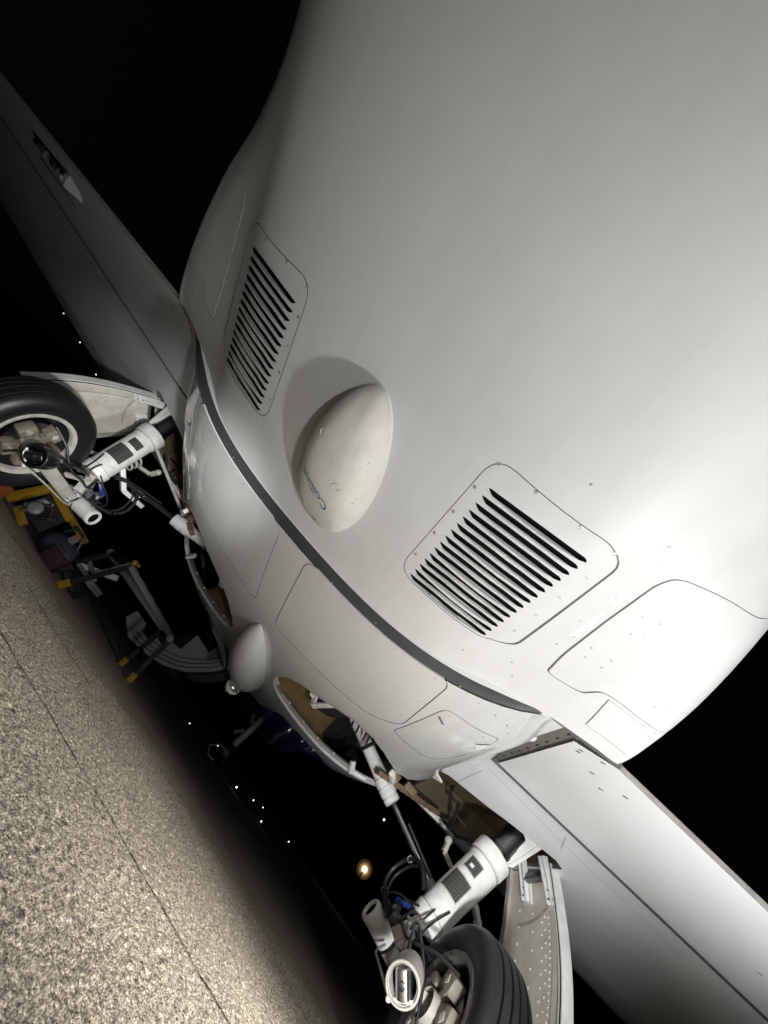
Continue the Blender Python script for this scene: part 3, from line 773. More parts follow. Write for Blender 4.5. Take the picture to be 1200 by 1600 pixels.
# ---------------- beacon pod under the belly
def build_pod():
    T = [0, .08, .2, .4, .6, .78, .9, .97, 1.0]; Hh = [0, .035, .075, .112, .128, .13, .118, .075, .02]; Wd = [.004, .045, .085, .12, .132, .128, .11, .075, .03]
    b = MB(); nt_, nk = 36, 22; vs = []
    for i in range(nt_ + 1):
        t = i / nt_; h = float(pchip(T, Hh, t)); w = float(pchip(T, Wd, t)); y = 2.04 + 1.13 * t
        for j in range(nk + 1):
            a = (j / nk) * PI; x = -w * math.cos(a); z = h * math.sin(a)**0.85
            vs.append(on(S_fwd, x, y, -0.004 + z))
    b.add(vs, [(i * (nk + 1) + j, i * (nk + 1) + j + 1, (i + 1) * (nk + 1) + j + 1, (i + 1) * (nk + 1) + j) for i in range(nt_) for j in range(nk)])
    p = b.build('beacon_pod', M['gloss'], jet, smooth=80)
    b = MB(); c = Vector((-.01, 3.13, .505)); ax = Vector((-.25, .75, -.5)).normalized()
    b.lathe(c, ax, [(0, .05), (.012, .055), (.03, .055), (.034, .048), (.02, .044)], 28); b.build('lamp_ring', M['gear'], p)
    b = MB(); b.sphere(c + ax * .035, .045, 18, 12); b.build('lamp_lens', M['lens'], p)
    b = MB()
    for i in range(9):
        an = i * 2.4; rr = .012 + .004 * (i % 3); e1 = ax.orthogonal().normalized(); e2 = ax.cross(e1)
        b.sphere(c + ax * .078 + (e1 * math.cos(an) + e2 * math.sin(an)) * rr * 1.6, .005, 6, 4)
    b.build('lens_prisms', M['white'], p)['kind'] = 'stuff'
    for (x, y) in ((.02, 2.5), (.06, 2.9), (-.05, 2.7)):
        bb = MB(); bb.sphere(on(S_fwd, x, y, .121), .004, 7, 5); bb.build('rivet', M['screw'], p)
build_pod()

# ---------------- wings
def build_wing(s):
    hole = [(1.04, 2.50), (1.174, 2.470), (1.20, 2.440), (1.413, 2.366), (1.536, 2.306), (1.744, 2.230), (1.80, 2.25), (1.80, 2.95), (1.6, 3.0), (1.25, 2.99), (1.04, 2.93)]
    X1 = 6.5
    def LE(x): return 3.62 - 0.16 * (x - 1.1)
    dom = [(1.02, gapY(1.12) + 0.0), (1.16, gapY(1.16))] + [(x, float(gapY(x))) for x in np.arange(1.3, 4.3, .3)] + [(4.3, float(gapY(4.3))), (4.31, 1.27), (X1, 1.30), (X1, LE(X1)), (1.02, LE(1.02))]
    dom = [(s * a, b) for a, b in dom]
    loops = [('hole', densify([(s * a, b) for a, b in hole], .05))]
    gu = s * np.concatenate([np.arange(1.05, 2.2, .06), np.arange(2.2, X1, .3)]); gy = np.arange(1.3, 3.62, .06)
    V2, reg = cut(dom, gu, gy, loops)
    w = patch('wing', S_wing, V2, reg['skin'], M['wingpaint'], jet, 0, 0.02, M['gapgrey'])
    w['label'] = 'right wing, brightly lit at its root' if s > 0 else 'left wing, mostly in darkness'
    # upper skin
    def S_up(u, Y):
        p = S_wing(u, Y); k = np.clip(1.0 - (np.abs(u) - 1.1) / 9.0, 0.3, 1)
        p[..., 2] = 1.07 + .08 * (np.abs(u) - 1.1) + k * pchip([1.25, 1.9, 2.6, 3.2, 3.55, 3.65], [.02, .12, .19, .19, .09, -.02], Y); return p
    V3, r3 = cut([(s * 1.02, 1.26), (s * X1, 1.30), (s * X1, LE(X1)), (s * 1.02, LE(1.02))], s * np.arange(1.1, X1, .3), np.arange(1.3, 3.6, .15), [])
    patch('upper_skin', S_up, V3, r3['skin'], M['wingpaint'], w)
    # bay lining and forward lip
    b = MB(); Pd = densify([(s * a, bb) for a, bb in hole], .06); n = len(Pd)
    lo = [on(S_wing, x, y, -.016) for x, y in Pd]; hi = [Vector((p.x, p.y, p.z + .15)) for p in lo]
    b.add(lo + hi, [(i, (i + 1) % n, n + (i + 1) % n, n + i) for i in range(n)] + [tuple(n + i for i in range(n))]); b.build('gear_bay', M['baydark'], w)
    b = MB(); b.bar((s * 1.245, 2.93, .925), (s * 1.57, 2.95, .968), .022, .03); b.build('bay_lip', M['gear'], w, bevel=.002)
    b = MB(); b.bar((s * 1.50, 2.80, .94), (s * 1.38, 2.62, 1.02), .012, .02); b.tube([(s * 1.60, 2.7, .98), (s * 1.52, 2.75, .93), (s * 1.45, 2.85, .95)], .009, 8); b.tube([(s * 1.36, 2.75, 1.05), (s * 1.40, 2.7, .99), (s * 1.50, 2.66, .98)], .007, 8)
    b.build('bay_pipes', M['cable'], w)
    # flap
    def S_fl(u, Y): p = S_wing(u, Y); return p
    def fr(x): return float(gapY(x)) - 0.032
    FD = [(1.232, 1.256), (4.28, 1.285)] + [(x, fr(x)) for x in np.arange(4.28, 1.3, -.3)] + [(1.188, fr(1.188)), (1.113, 1.322)]
    V4, r4 = cut([(s * a, bb) for a, bb in FD], s * np.arange(1.15, 4.3, .12), np.arange(1.3, 1.98, .08), [])
    fl = patch('flap', S_fl, V4, r4['skin'], M['wingpaint'], w, 0, 0.02, M['gapgrey'])
    b = MB(); P = []; xs = np.arange(1.232, 4.3, .2)
    for x in xs: p = on(S_wing, s * x, 1.255 + .0095 * (x - 1.232)); P.append(p)
    up = [p + Vector((0, -.003, .016)) for p in P]; k = len(P)
    b.add(P + up, [(i, i + 1, k + i + 1, k + i) for i in range(k - 1)]); b.build('flap_trailing_edge', M['gear2'], fl)
    for (x, y) in ((1.15, 1.36), (1.24, 1.40), (1.34, 1.36), (1.20, 1.30), (1.31, 1.44), (2.1, 1.6), (1.145, 1.34)):
        strip_on(S_wing, [(s * x, y), (s * (x + .006), y - .006), (s * (x + .012), y - .010)], .006, .0006).build('drain_hole', M['dark'], fl)
    # recessed grey plates in the flap gaps
    b = MB(); A = [on(S_wing, s * x, float(gapY(x)) + .004, -.022) for x in np.arange(1.14, 4.4, .2)]; B = [on(S_wing, s * x, float(gapY(x)) - .05, -.014) for x in np.arange(1.14, 4.4, .2)]
    k = len(A); b.add(A + B, [(i, i + 1, k + i + 1, k + i) for i in range(k - 1)]); b.build('flap_gap_plate', M['gapgrey'], w)
    b = MB(); q = [(1.175, 1.99), (1.10, 1.66), (1.03, 1.28), (1.10, 1.262), (1.125, 1.33), (1.2, 1.985)]
    b.add([on(S_wing, s * x, y, -.010) for x, y in q], [(0, 1, 2, 3, 4, 5)]); rp = b.build('flap_root_plate', M['plategrey'], w)
    for i in range(9):
        t = i / 8; x = 1.165 - .075 * t + .004; y = 1.93 - .60 * t
        bb = MB(); bb.sphere(on(S_wing, s * x, y, -.009), (.004, .010, .002), 8, 5); bb.build('rivet', M['darksteel'], rp)
    bb = MB(); bb.sphere(on(S_wing, s * 1.078, 1.53, -.004), (.018, .03, .014), 14, 9); bb.build('roller_cap', M['gear'], rp)
    # fixed wing root skin between the fairing and the plate
    b = MB(); q = [(0.98, 1.99), (1.165, 1.99), (1.092, 1.66), (1.055, 1.30), (1.02, 1.24), (.98, 1.24)]
    b.add([on(S_wing, s * x, y, 0.0015) for x, y in q], [tuple(range(6))]); b.build('wing_root_skin', M['wingpaint'], w)
    # panel seams on the lower skin
    for pth in ([(1.22, 2.06), (1.6, 2.06), (2.2, 2.0), (3.4, 1.95)], [(1.60, 1.99), (1.74, 2.22)], [(1.25, 2.43), (1.20, 2.02)]):
        strip_on(S_wing, [(s * a, bb) for a, bb in densify(pth, .1)[:-max(1, int(math.dist(pth[-1], pth[0]) / .1))]], .0022, .0005).build('panel_seam', M['gapgrey'], w)
    for k in range(14):
        screw_at(S_wing, s * (1.30 + .085 * k), float(gapY(1.30 + .085 * k)) + .022, w, RIVET, 'rivet')
    for k in range(10):
        screw_at(S_wing, s * (1.26 + .12 * k), float(gapY(1.26 + .12 * k)) - .055, fl, RIVET, 'rivet')
    for k in range(7):
        screw_at(S_wing, s * (1.145 + .012 * k), 1.96 - .012 * k + .06 * k, w, RIVET, 'rivet')
    # hinge fitting let into the wing: dark slot, rollers and a pale pyramid cap
    b = MB(); q = [(2.52, 1.46), (2.60, 1.36), (3.16, 1.38), (3.10, 1.44)]
    b.add([on(S_wing, s * x, y, .0012) for x, y in q], [(0, 1, 2, 3)]); sl = b.build('hinge_slot', M['dark'], w)
    for (x, y, r_, mm) in ((2.66, 1.405, .026, 'gear2'), (2.60, 1.37, .02, 'darksteel'), (2.78, 1.405, .022, 'darksteel'), (2.92, 1.408, .024, 'toolgrey'), (3.04, 1.41, .018, 'darksteel')):
        b = MB(); b.lathe(on(S_wing, s * x, y, .012), (s, 0, .1), [(-.03, .001), (-.03, r_), (.03, r_), (.035, r_ * .6), (.035, .001)], 14); b.build('hinge_roller', M[mm], w)
    b = MB(); b.add([on(S_wing, s * 2.46, 1.45, .0), on(S_wing, s * 2.60, 1.46, .0), on(S_wing, s * 2.585, 1.36, .0), on(S_wing, s * 2.56, 1.41, .05), on(S_wing, s * 2.44, 1.40, .0)], [(0, 1, 3), (1, 2, 3), (2, 4, 3), (4, 0, 3)])
    b.build('hinge_cap', M['white'], w)
    b = MB(); b.add([on(S_wing, s * x, y, .0012) for x, y in ((2.62, 1.56), (2.66, 1.55), (3.2, 1.52), (3.18, 1.54))], [(0, 1, 2, 3)]); b.build('hinge_slot', M['dark'], w)
    return w
WR = build_wing(1); WL = build_wing(-1)

# ---------------- main landing gear
SCI = [(1.447, 2.62, .853), (1.459, 2.62, .800), (1.519, 2.60, .775), (1.66, 2.58, .755), (1.717, 2.60, .751), (1.773, 2.62, .715)]
GUS = [(1.622, 2.36, .925), (1.66, 2.36, .95), (1.74, 2.36, 1.13), (1.669, 2.36, 1.125), (1.609, 2.36, 1.092), (1.640, 2.36, 1.02)]
GUS2 = [(1.622, 2.355, .925), (1.66, 2.355, .95), (1.74, 2.355, 1.13), (1.715, 2.355, 1.13), (1.645, 2.355, .965)]
def build_gear(s):
    def X(p): return Vector((s * p[0], p[1], p[2]))
    T = X((1.576, 2.400, .931)); B = X((1.472, 2.399, .488)); ax = (T - B).normalized(); L = (T - B).length
    b = MB(); b.lathe(B, ax, [(0, .001), (0, .072), (.004, .078), (.028, .082), (.052, .084), (.056, .079), (.07, .0775), (.10, .0785), (L - .085, .080), (L - .082, .084), (L - .074, .084), (L - .071, .0815),
                              (L - .062, .0815), (L - .058, .092), (L - .004, .095), (L + .004, .092), (L + .005, .06), (L + .005, .001)], 44)
    g = b.build('landing_gear', M['gear'], jet, smooth=30)
    g['label'] = 'right main landing gear, near and brightly lit' if s > 0 else 'left main landing gear, dim beyond the ladder side'
    # upper dark piston and trunnion
    b = MB(); b.lathe(T, ax, [(0, .055), (.03, .056), (.032, .062), (.05, .062), (.052, .056), (.17, .056), (.171, .001)], 28); b.build('upper_piston', M['darksteel'], g, smooth=30)
    b = MB(); b.prism([X(q) for q in GUS], (0, .022, 0)); b.prism([X(q) for q in GUS2], (0, .11, 0)); b.build('trunnion_bracket', M['gear'], g, bevel=.006)
    b = MB(); b.tube([B + ax * .10 + X((.052, .05, 0)), T + X((.058, .045, -.04))], .048, 18); b.build('strut_shade_tube', M['gear2'], g)  # greyer tube standing in for the strut's shaded lower side and its ridge
    wv = ax.orthogonal()
    b = MB()
    for dz, rr in ((L - .067, .0835), (.054, .0845)):
        b.lathe(B + ax * (dz - .002), ax, [(0, rr - .003), (.0005, rr), (.0025, rr), (.003, rr - .003)], 40)
    b.build('clamp_band', M['plategrey'], g)['kind'] = 'stuff'
    # data plates wrapped on the strut, facing inboard and aft
    face = (Vector((-s * 0.75, -1, -.1))); face = (face - ax * face.dot(ax)).normalized(); side = ax.cross(face)
    def wrap(t0, t1, a0, a1, r, name, m, par, uv=False):
        n = 12; vs = []; fs = []
        for i in range(n + 1):
            a = a0 + (a1 - a0) * i / n
            for t in (t0, t1): vs.append(B + ax * (t * L) + (face * math.cos(a) + side * math.sin(a)) * r)
        fs = [(2 * i, 2 * i + 1, 2 * i + 3, 2 * i + 2) for i in range(n)]
        mb = MB(); mb.add(vs, fs); o = mb.build(name, m, par, smooth=80)
        if uv:
            ul = o.data.uv_layers.new(name='UVMap')
            for lp in o.data.loops:
                k = lp.vertex_index; ul.data[lp.index].uv = ((k // 2) / n, (k % 2))
        return o
    r0 = .0795
    if s > 0:
        for (t0, t1, a0, a1) in ((.33, .56, -.75, .62), (.62, .77, -.55, .42)):
            p = wrap(t0, t1, a0, a1, r0 + .0010, 'data_plate', M['gear2'], g); wrap(t0 + .012, t1 - .012, a0 + .05, a1 - .05, r0 + .0018, 'plate_print', M['plate'], g, True)
        wrap(.665, .70, -.25, .0, r0 + .0026, 'white_sticker', M['white'], g)
    else:
        for (t0, t1, a0, a1) in ((.30, .54, -.9, .55), (.60, .72, -.6, .42)):
            wrap(t0, t1, a0, a1, r0 + .0012, 'data_plate', M['plate'], g, True)
    # trailing beam with its open front end
    E = X((1.328, 2.632, .373)); H = X((1.630, 2.665, .336)); bx = (H - E).normalized(); BL = (H - E).length
    b = MB(); b.lathe(E, bx, [(.06, .033), (.004, .034), (-.001, .037), (-.002, .043), (.0, .047), (.006, .0505), (.02, .0515), (.03, .050), (.10, .051), (.2, .052), (BL, .053), (BL + .002, .001)], 36)
    bm_ = b.build('pivot_tube', M['gear'], g, smooth=30)
    b = MB(); b.lathe(E + bx * .012, bx, [(0, .0338), (.001, .0001)], 24); b.build('tube_bore', M['dark'], g)
    b = MB(); b.bar(X((1.52, 2.55, .33)), X((1.50, 2.10, .31)), .07, .075); b.build('trailing_arm', M['gear2'], g, bevel=.015)
    def ringhole(c, n_, r1, r2, dep, nm):
        c = Vector(c); n_ = Vector(n_).normalized()
        mb = MB(); mb.lathe(c, n_, [(-dep, r2), (0.004, r2), (.006, r1 * .5 + r2 * .5), (.004, r1), (-dep, r1 + .003)], 32); mb.build(nm, M['gear'], g, smooth=40)
        mb = MB(); mb.lathe(c - n_ * .004, n_, [(0, r2), (.0005, .0001)], 28); mb.build(nm + '_hole', M['dark'], g)
    ringhole(E + bx * .215 + X((-.010, -.050, -.004)), X((-.25, -.95, -.08)), .041, .031, .03, 'inspection_collar')
    # label on the beam
    c = E + bx * .115; nn = X((-.1, -.95, .3)).normalized(); nn = (nn - bx * nn.dot(bx)).normalized(); sd = bx.cross(nn)
    mb = MB(); mb.add([c + bx * a + (nn * math.cos(q) + sd * math.sin(q)) * .0492 for a in (-.022, .022) for q in (-.5, -.25, 0, .25, .5)], [(i, i + 1, i + 6, i + 5) for i in range(4)]); o = mb.build('beam_label', M['plate'], g)
    mb = MB(); mb.lathe(E + bx * .15, bx, [(0, .0515), (.0, .0535), (.016, .0535), (.016, .0515)], 32); mb.build('beam_clamp', M['steel'], g)
    # hub with the open ring and the polished axle stub inside
    hc = X((1.328, 1.945, .292)); ho = X((.32, .86, .40)).normalized()
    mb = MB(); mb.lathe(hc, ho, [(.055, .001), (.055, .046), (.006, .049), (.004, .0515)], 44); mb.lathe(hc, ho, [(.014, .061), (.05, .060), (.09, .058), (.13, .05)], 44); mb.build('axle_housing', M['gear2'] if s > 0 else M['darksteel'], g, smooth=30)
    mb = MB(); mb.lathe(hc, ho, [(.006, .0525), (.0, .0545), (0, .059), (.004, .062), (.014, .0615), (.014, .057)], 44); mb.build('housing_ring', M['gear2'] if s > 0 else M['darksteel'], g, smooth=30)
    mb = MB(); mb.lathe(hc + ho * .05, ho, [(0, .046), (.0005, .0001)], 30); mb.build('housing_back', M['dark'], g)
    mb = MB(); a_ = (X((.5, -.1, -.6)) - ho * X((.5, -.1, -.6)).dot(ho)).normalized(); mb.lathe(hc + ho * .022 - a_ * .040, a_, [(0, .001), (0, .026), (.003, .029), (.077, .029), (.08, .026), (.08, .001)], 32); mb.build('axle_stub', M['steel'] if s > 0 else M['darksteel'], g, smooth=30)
    mb = MB(); q0 = hc - ho * .010; mb.lathe(q0, -ho, [(0, .012), (.004, .012), (.005, .009), (.005, .001)], 16); mb.tube([q0, q0 + X((.0, .09, .06)), q0 + X((.03, .22, .13)), X((1.42, 2.34, .47))], .0065, 8); mb.build('bonding_rod', M['darksteel'], g)
    # wheel: tyre with tread grooves, rim, brake
    wc = X((1.605, 2.075, .318)); wa = Vector((s, 0, 0)); Rt, hw = .322, .105
    prof = [(-.080, .195), (-.088, .205), (-.100, .235), (-hw, .262), (-.100, .287), (-.086, .305), (-.066, .315), (-.060, .3165), (-.058, .308), (-.052, .308), (-.050, .3175), (-.022, .321), (-.020, .312), (-.014, .312), (-.012, .3215),
            (.012, .3215), (.014, .312), (.020, .312), (.022, .321), (.050, .3175), (.052, .308), (.058, .308), (.060, .3165), (.066, .315), (.086, .305), (.100, .287), (hw, .262), (.100, .235), (.088, .205), (.080, .195)]
    mb = MB(); mb.lathe(wc, wa, prof, 72); mb.build('tyre', M['rubber'], g, smooth=30)
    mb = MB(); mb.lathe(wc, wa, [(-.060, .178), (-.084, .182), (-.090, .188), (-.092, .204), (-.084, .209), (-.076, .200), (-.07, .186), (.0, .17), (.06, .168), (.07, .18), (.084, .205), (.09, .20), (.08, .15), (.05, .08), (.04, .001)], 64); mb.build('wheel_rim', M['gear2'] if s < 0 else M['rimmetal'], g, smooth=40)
    mb = MB(); mb.lathe(wc, wa, [(-.062, .177), (-.02, .170), (.02, .155), (.02, .001)], 48); mb.build('rim_inside', M['black'], g)
    mb = MB(); mb.lathe(wc, wa, [(-.06, .05), (-.06, .128), (-.045, .134), (-.03, .134), (.0, .134)], 40); mb.build('brake_disc', M['darksteel'], g, smooth=30)
    for k, an in enumerate((28, 100, 172, 244, 316)):
        a = R(an); d = Vector((0, math.cos(a), math.sin(a))); t_ = Vector((0, -math.sin(a), math.cos(a))); cc = wc + d * .105 + wa * -.078
        rot = Matrix((t_, d, -wa)).transposed()
        mb = MB(); mb.box(cc, (.085, .062, .060), rot); mb.box(cc - d * .045, (.045, .06, .045), rot); o = mb.build('brake_caliper', M['brake'], g, bevel=.014)
        mb = MB(); mb.box(cc - wa * .0305, (.026, .026, .004), rot @ Matrix.Rotation(.6, 3, 'Z')); mb.build('caliper_boss', M['gear2'], g, bevel=.001)
    mb = MB(); mb.lathe(wc, -wa, [(.05, .05), (.09, .055), (.13, .05)], 28); mb.build('axle', M['gear2'], g)
    # knob, bent pipe, hoses and links
    mb = MB(); kn = X((1.33, 1.985, .238)); mb.sphere(kn, .011, 12, 8); mb.tube([kn, kn + X((.05, -.05, .05))], .006, 8); mb.build('ball_fitting', M['gear'], g)
    mb = MB(); mb.tube([X((1.44, 2.54, .335)), X((1.415, 2.52, .30)), X((1.38, 2.42, .285)), X((1.335, 2.15, .262)), kn], .005, 8); mb.build('bent_pipe', M['gear2'], g)
    hp = [B + X((-.06, .05, .10)), B + X((-.10, .13, .17)), B + X((-.12, .25, .16)), B + X((-.14, .31, .07)), B + X((-.13, .27, -.02)), B + X((-.09, .17, -.07)), B + X((-.07, .08, -.09))]
    def smoothp(P, n=8):
        out = []
        for i in range(len(P) - 1):
            p0 = P[max(i - 1, 0)]; p1 = P[i]; p2 = P[i + 1]; p3 = P[min(i + 2, len(P) - 1)]
            for k in range(n):
                t = k / n; out.append(.5 * ((2 * p1) + (p2 - p0) * t + (2 * p0 - 5 * p1 + 4 * p2 - p3) * t * t + (-p0 + 3 * p1 - 3 * p2 + p3) * t**3))
        return out + [P[-1]]
    mb = MB(); mb.tube(smoothp(hp), .0105, 8); mb.build('brake_hose', M['cable'], g)
    mb = MB(); mb.tube(smoothp([p + X((.025, -.012, -.012)) for p in hp]), .0075, 8); mb.build('brake_hose', M['cable'], g)
    for q_ in ([(1.40, 2.36, .52), (1.37, 2.44, .50), (1.36, 2.52, .44), (1.40, 2.60, .40)], [(1.45, 2.33, .56), (1.42, 2.30, .50), (1.41, 2.33, .44), (1.44, 2.45, .40)], [(1.50, 2.31, .60), (1.46, 2.30, .52), (1.44, 2.28, .45), (1.47, 2.18, .42)], [(1.36, 2.58, .43), (1.33, 2.55, .47), (1.35, 2.46, .50), (1.40, 2.38, .50)]):
        mb = MB(); mb.tube(smoothp([X(p_) for p_ in q_]), .0045, 7); mb.build('hydraulic_line', M['cable'], g)
    for q_, r_ in (((1.40, 2.46, .43), .020), ((1.385, 2.55, .435), .016), ((1.43, 2.35, .42), .018)):
        mb = MB(); mb.sphere(X(q_), r_, 10, 7); mb.build('union_fitting', M['toolgrey'], g)
    mb = MB(); mb.bar(X((1.36, 2.50, .475)), X((1.40, 2.43, .50)), .022, .022); mb.build('sensor_block', M['bluelight'], g, bevel=.003)
    for k in (2, 4): 
        mb = MB(); mb.lathe(hp[k] - Vector((.0, .01, 0)), (0, 1, .2), [(0, .013), (0, .017), (.018, .017), (.018, .013)], 14); mb.build('hose_clip', M['steel'], g)
    mb = MB(); mb.tube(smoothp([B + X((-.06, 0, .02)), B + X((-.10, -.02, -.06)), X((1.35, 2.28, .42)), X((1.36, 2.17, .40)), X((1.42, 2.06, .44)), X((1.49, 1.98, .45))]), .0065, 8)
    mb.build('brake_hose', M['cable'], g)
    mb = MB(); mb.tube(smoothp([X((1.44, 2.33, .47)), X((1.41, 2.24, .45)), X((1.45, 2.12, .37)), X((1.47, 2.03, .25)), X((1.45, 1.98, .20))]), .006, 8); mb.build('brake_line', M['darksteel'], g)
    for (p, q, w_, h_, mm) in ((B + X((-.02, .0, -.0)), X((1.40, 2.42, .375)), .06, .05, 'gear2'), (B + X((.02, .05, .01)), X((1.45, 2.52, .39)), .035, .06, 'toolgrey'), (X((1.42, 2.36, .44)), X((1.41, 2.25, .37)), .03, .02, 'gear2'),
                               (X((1.385, 2.52, .47)), X((1.37, 2.44, .41)), .03, .035, 'toolgrey')):
        mb = MB(); mb.bar(p, q, w_, h_); mb.build('link_bracket', M[mm], g, bevel=.004)
    for (c_, d_, r_) in ((X((1.375, 2.50, .455)), (0, .4, 1), .018), (X((1.36, 2.46, .43)), (s, .4, .3), .014), (X((1.41, 2.36, .455)), (-s, -.3, .2), .015), (X((1.365, 2.54, .44)), (-s, 0, .4), .011), (X((1.44, 2.30, .44)), (-s, -.5, .2), .012)):
        mb = MB(); mb.lathe(c_, d_, [(-.02, .001), (-.02, r_), (.004, r_), (.006, r_ * .7), (.016, r_ * .7), (.017, r_ * .4), (.03, r_ * .4), (.03, .001)], 12); mb.build('hydraulic_fitting', M['darksteel'] if r_ < .0145 else M['gear2'], g)
    # torque link fork above the hub
    mb = MB(); SP = [X(q) for q in SCI]
    for i in range(len(SP) - 1): mb.bar(SP[i], SP[i + 1], .032, .022)
    mb.sphere(SP[0], .022, 10, 7); mb.sphere(SP[-1], .022, 10, 7); mb.build('scissor_link', M['gear2'], g, bevel=.003)
    mb = MB(); mb.bar(X((1.66, 2.50, .60)), X((1.69, 2.38, .52)), .03, .02); mb.sphere(X((1.695, 2.37, .515)), .018, 10, 7); mb.build('door_rod', M['gear2'], g, bevel=.003)
    if s < 0:
        mb = MB(); mb.tube([X((1.50, 2.46, .90)), X((1.18, 2.93, .86))], .012, 10); mb.build('side_brace', M['gear2'], g)
        mb = MB(); mb.bar(X((1.48, 2.47, .66)), X((1.40, 2.58, .60)), .05, .03); mb.bar(X((1.40, 2.58, .60)), X((1.36, 2.78, .66)), .03, .03); mb.build('lock_link', M['gear'], g, bevel=.004)
        for k in range(3):
            mb = MB(); mb.lathe(X((1.49, 2.48, .70 + .03 * k)), (0, .5, 1), [(0, .03), (0, .036), (.012, .036), (.012, .03)], 16); mb.build('clamp_ring', M['gear2'], g)
    # retraction actuator
    lo = X((1.503, 2.639, .647)); me_ = X((1.133, 2.75, .772)); d = (me_ - lo).normalized(); top = me_ + d * .52; LL = (top - me_).length
    mb = MB(); mb.lathe(me_ - d * .0, d, [(-.01, .001), (-.01, .034), (-.005, .044), (.02, .046), (.022, .043), (.034, .043), (.036, .048), (.075, .048), (.077, .044), (.084, .044), (.086, .049), (.125, .049), (.128, .041), (.20, .039), (.5, .039), (.52, .03)], 30)
    a = mb.build('retraction_actuator', M['gear'], jet, smooth=30)
    mb = MB(); mb.tube([lo, me_], .0165, 16); mb.build('actuator_rod', M['chrome'], a)
    mb = MB(); mb.tube([lo + X((.025, -.01, .012)), me_ + X((.02, -.01, .025)) - d * .12], .006, 8); mb.build('rod_line', M['darksteel'], a)
    mb = MB(); mb.sphere(lo, .03, 12, 8); mb.build('rod_end', M['gear2'], a)
    # gear door: tray with rim, hinges and rivets, fixed outboard of the wheel
    def dp(u, v, o=0.0):    # u 0 aft .. 1 forward, v 0 top .. 1 bottom
        top_ = Vector((1.80, 2.335 + .34 * u, 1.105 - .07 * u)); bt = Vector((2.00, 2.06 + .58 * u, .47))
        p = top_.lerp(bt, v); p.x += .05 * math.sin(PI * v) * 0.6 + o; p.y -= 0.03 * math.sin(PI * v) * (1 - u); return X(p)
    nu, nv = 8, 14
    mb = MB(); vs = [dp(i / nu, j / nv, .03) for j in range(nv + 1) for i in range(nu + 1)]
    mb.add(vs, [(j * (nu + 1) + i, j * (nu + 1) + i + 1, (j + 1) * (nu + 1) + i + 1, (j + 1) * (nu + 1) + i) for j in range(nv) for i in range(nu)])
    dr = mb.build('gear_door', M['door'], jet, smooth=60); dr['label'] = 'right landing gear door, beige inside with rivets' if s > 0 else 'left landing gear door, beige inside, behind the tyre'
    mb = MB(); vs = [dp(i / nu, j / nv, .045) for j in range(nv + 1) for i in range(nu + 1)]
    mb.add(vs, [(j * (nu + 1) + i, j * (nu + 1) + i + 1, (j + 1) * (nu + 1) + i + 1, (j + 1) * (nu + 1) + i) for j in range(nv) for i in range(nu)]); mb.build('outer_skin', M['gloss'], dr, smooth=60)
    def ribbon(u0, u1, o0, o1, nm, m, vr=(0, 1)):
        mb = MB(); A = []; Bq = []
        for j in range(nv + 1):
            v = vr[0] + (vr[1] - vr[0]) * j / nv; A.append(dp(u0, v, o0)); Bq.append(dp(u1, v, o1))
        mb.add(A + Bq, [(j, j + 1, nv + 2 + j, nv + 1 + j) for j in range(nv)]); return mb.build(nm, m, dr, smooth=60)
    ribbon(0, 0, -.012, .045, 'edge_flange', M['gear']); ribbon(0, .05, -.012, -.012, 'edge_flange', M['gear']); ribbon(.05, .09, -.012, .012, 'edge_flange', M['door']); ribbon(.09, .20, .012, .016, 'edge_flange', M['door']); ribbon(.20, .235, .016, .03, 'edge_flange', M['door'])
    ribbon(1, 1, -.01, .045, 'edge_flange', M['gear2']); ribbon(.93, 1, -.01, -.01, 'edge_flange', M['gear2'])
    ribbon(.012, .03, -.0135, -.0135, 'edge_seal', M['cable'])
    mb = MB(); A = [dp(u, 1, -.01) for u in (0, .25, .5, .75, 1)]; Bq = [dp(u, 1, .045) for u in (0, .25, .5, .75, 1)]; mb.add(A + Bq, [(i, i + 1, i + 6, i + 5) for i in range(4)]); mb.build('edge_flange', M['gear'], dr)
    mb = MB()
    for j in range(22):
        v = .25 + .72 * j / 22
        for u in (.27, .33 + .06 * (j % 2)): mb.sphere(dp(u, v, .028), .0045, 6, 4)
        if j % 3 == 0: mb.sphere(dp(.55, v, .028), .0045, 6, 4); mb.sphere(dp(.8, v, .028), .0045, 6, 4)
    mb.build('door_rivets', M['gear'], dr)['kind'] = 'stuff'
    mb = MB(); ar = [dp(.22 + .6 * t, .27 - .10 * (1 - t)**2 + .06 * t, .0275) for t in [i / 10 for i in range(11)]]; ar2 = [dp(.22 + .6 * t, .29 - .10 * (1 - t)**2 + .06 * t, .0265) for t in [i / 10 for i in range(11)]]
    mb.add(ar + ar2, [(i, i + 1, 12 + i, 11 + i) for i in range(10)]); mb.build('door_doubler', M['gear2'], dr)
    for u in (.13, .62):
        mb = MB(); mb.bar(dp(u, .21, .022), dp(u, .06, .012), .012, .075, (0, 1, 0)); mb.bar(dp(u - .035, .20, .012), dp(u - .035, -.03, -.02), .03, .012, (0, 1, 0)); mb.bar(dp(u + .045, .20, .012), dp(u + .045, -.03, -.02), .03, .012, (0, 1, 0)); h = mb.build('door_hinge', M['gear'], dr, bevel=.003)
        mb = MB()
        for i in range(3):
            for j in range(2): mb.sphere(dp(u - .035 + .07 * j, .09 + .045 * i, -.001 - .0 * i), .0055, 6, 4)
        mb.build('hinge_bolts', M['darksteel'], dr)['kind'] = 'stuff'
    mb = MB(); mb.bar(dp(.2, .06, -.0), dp(.58, .08, -.0), .03, .03); mb.build('hinge_beam', M['darksteel'], dr)
    return g
build_gear(1); build_gear(-1)

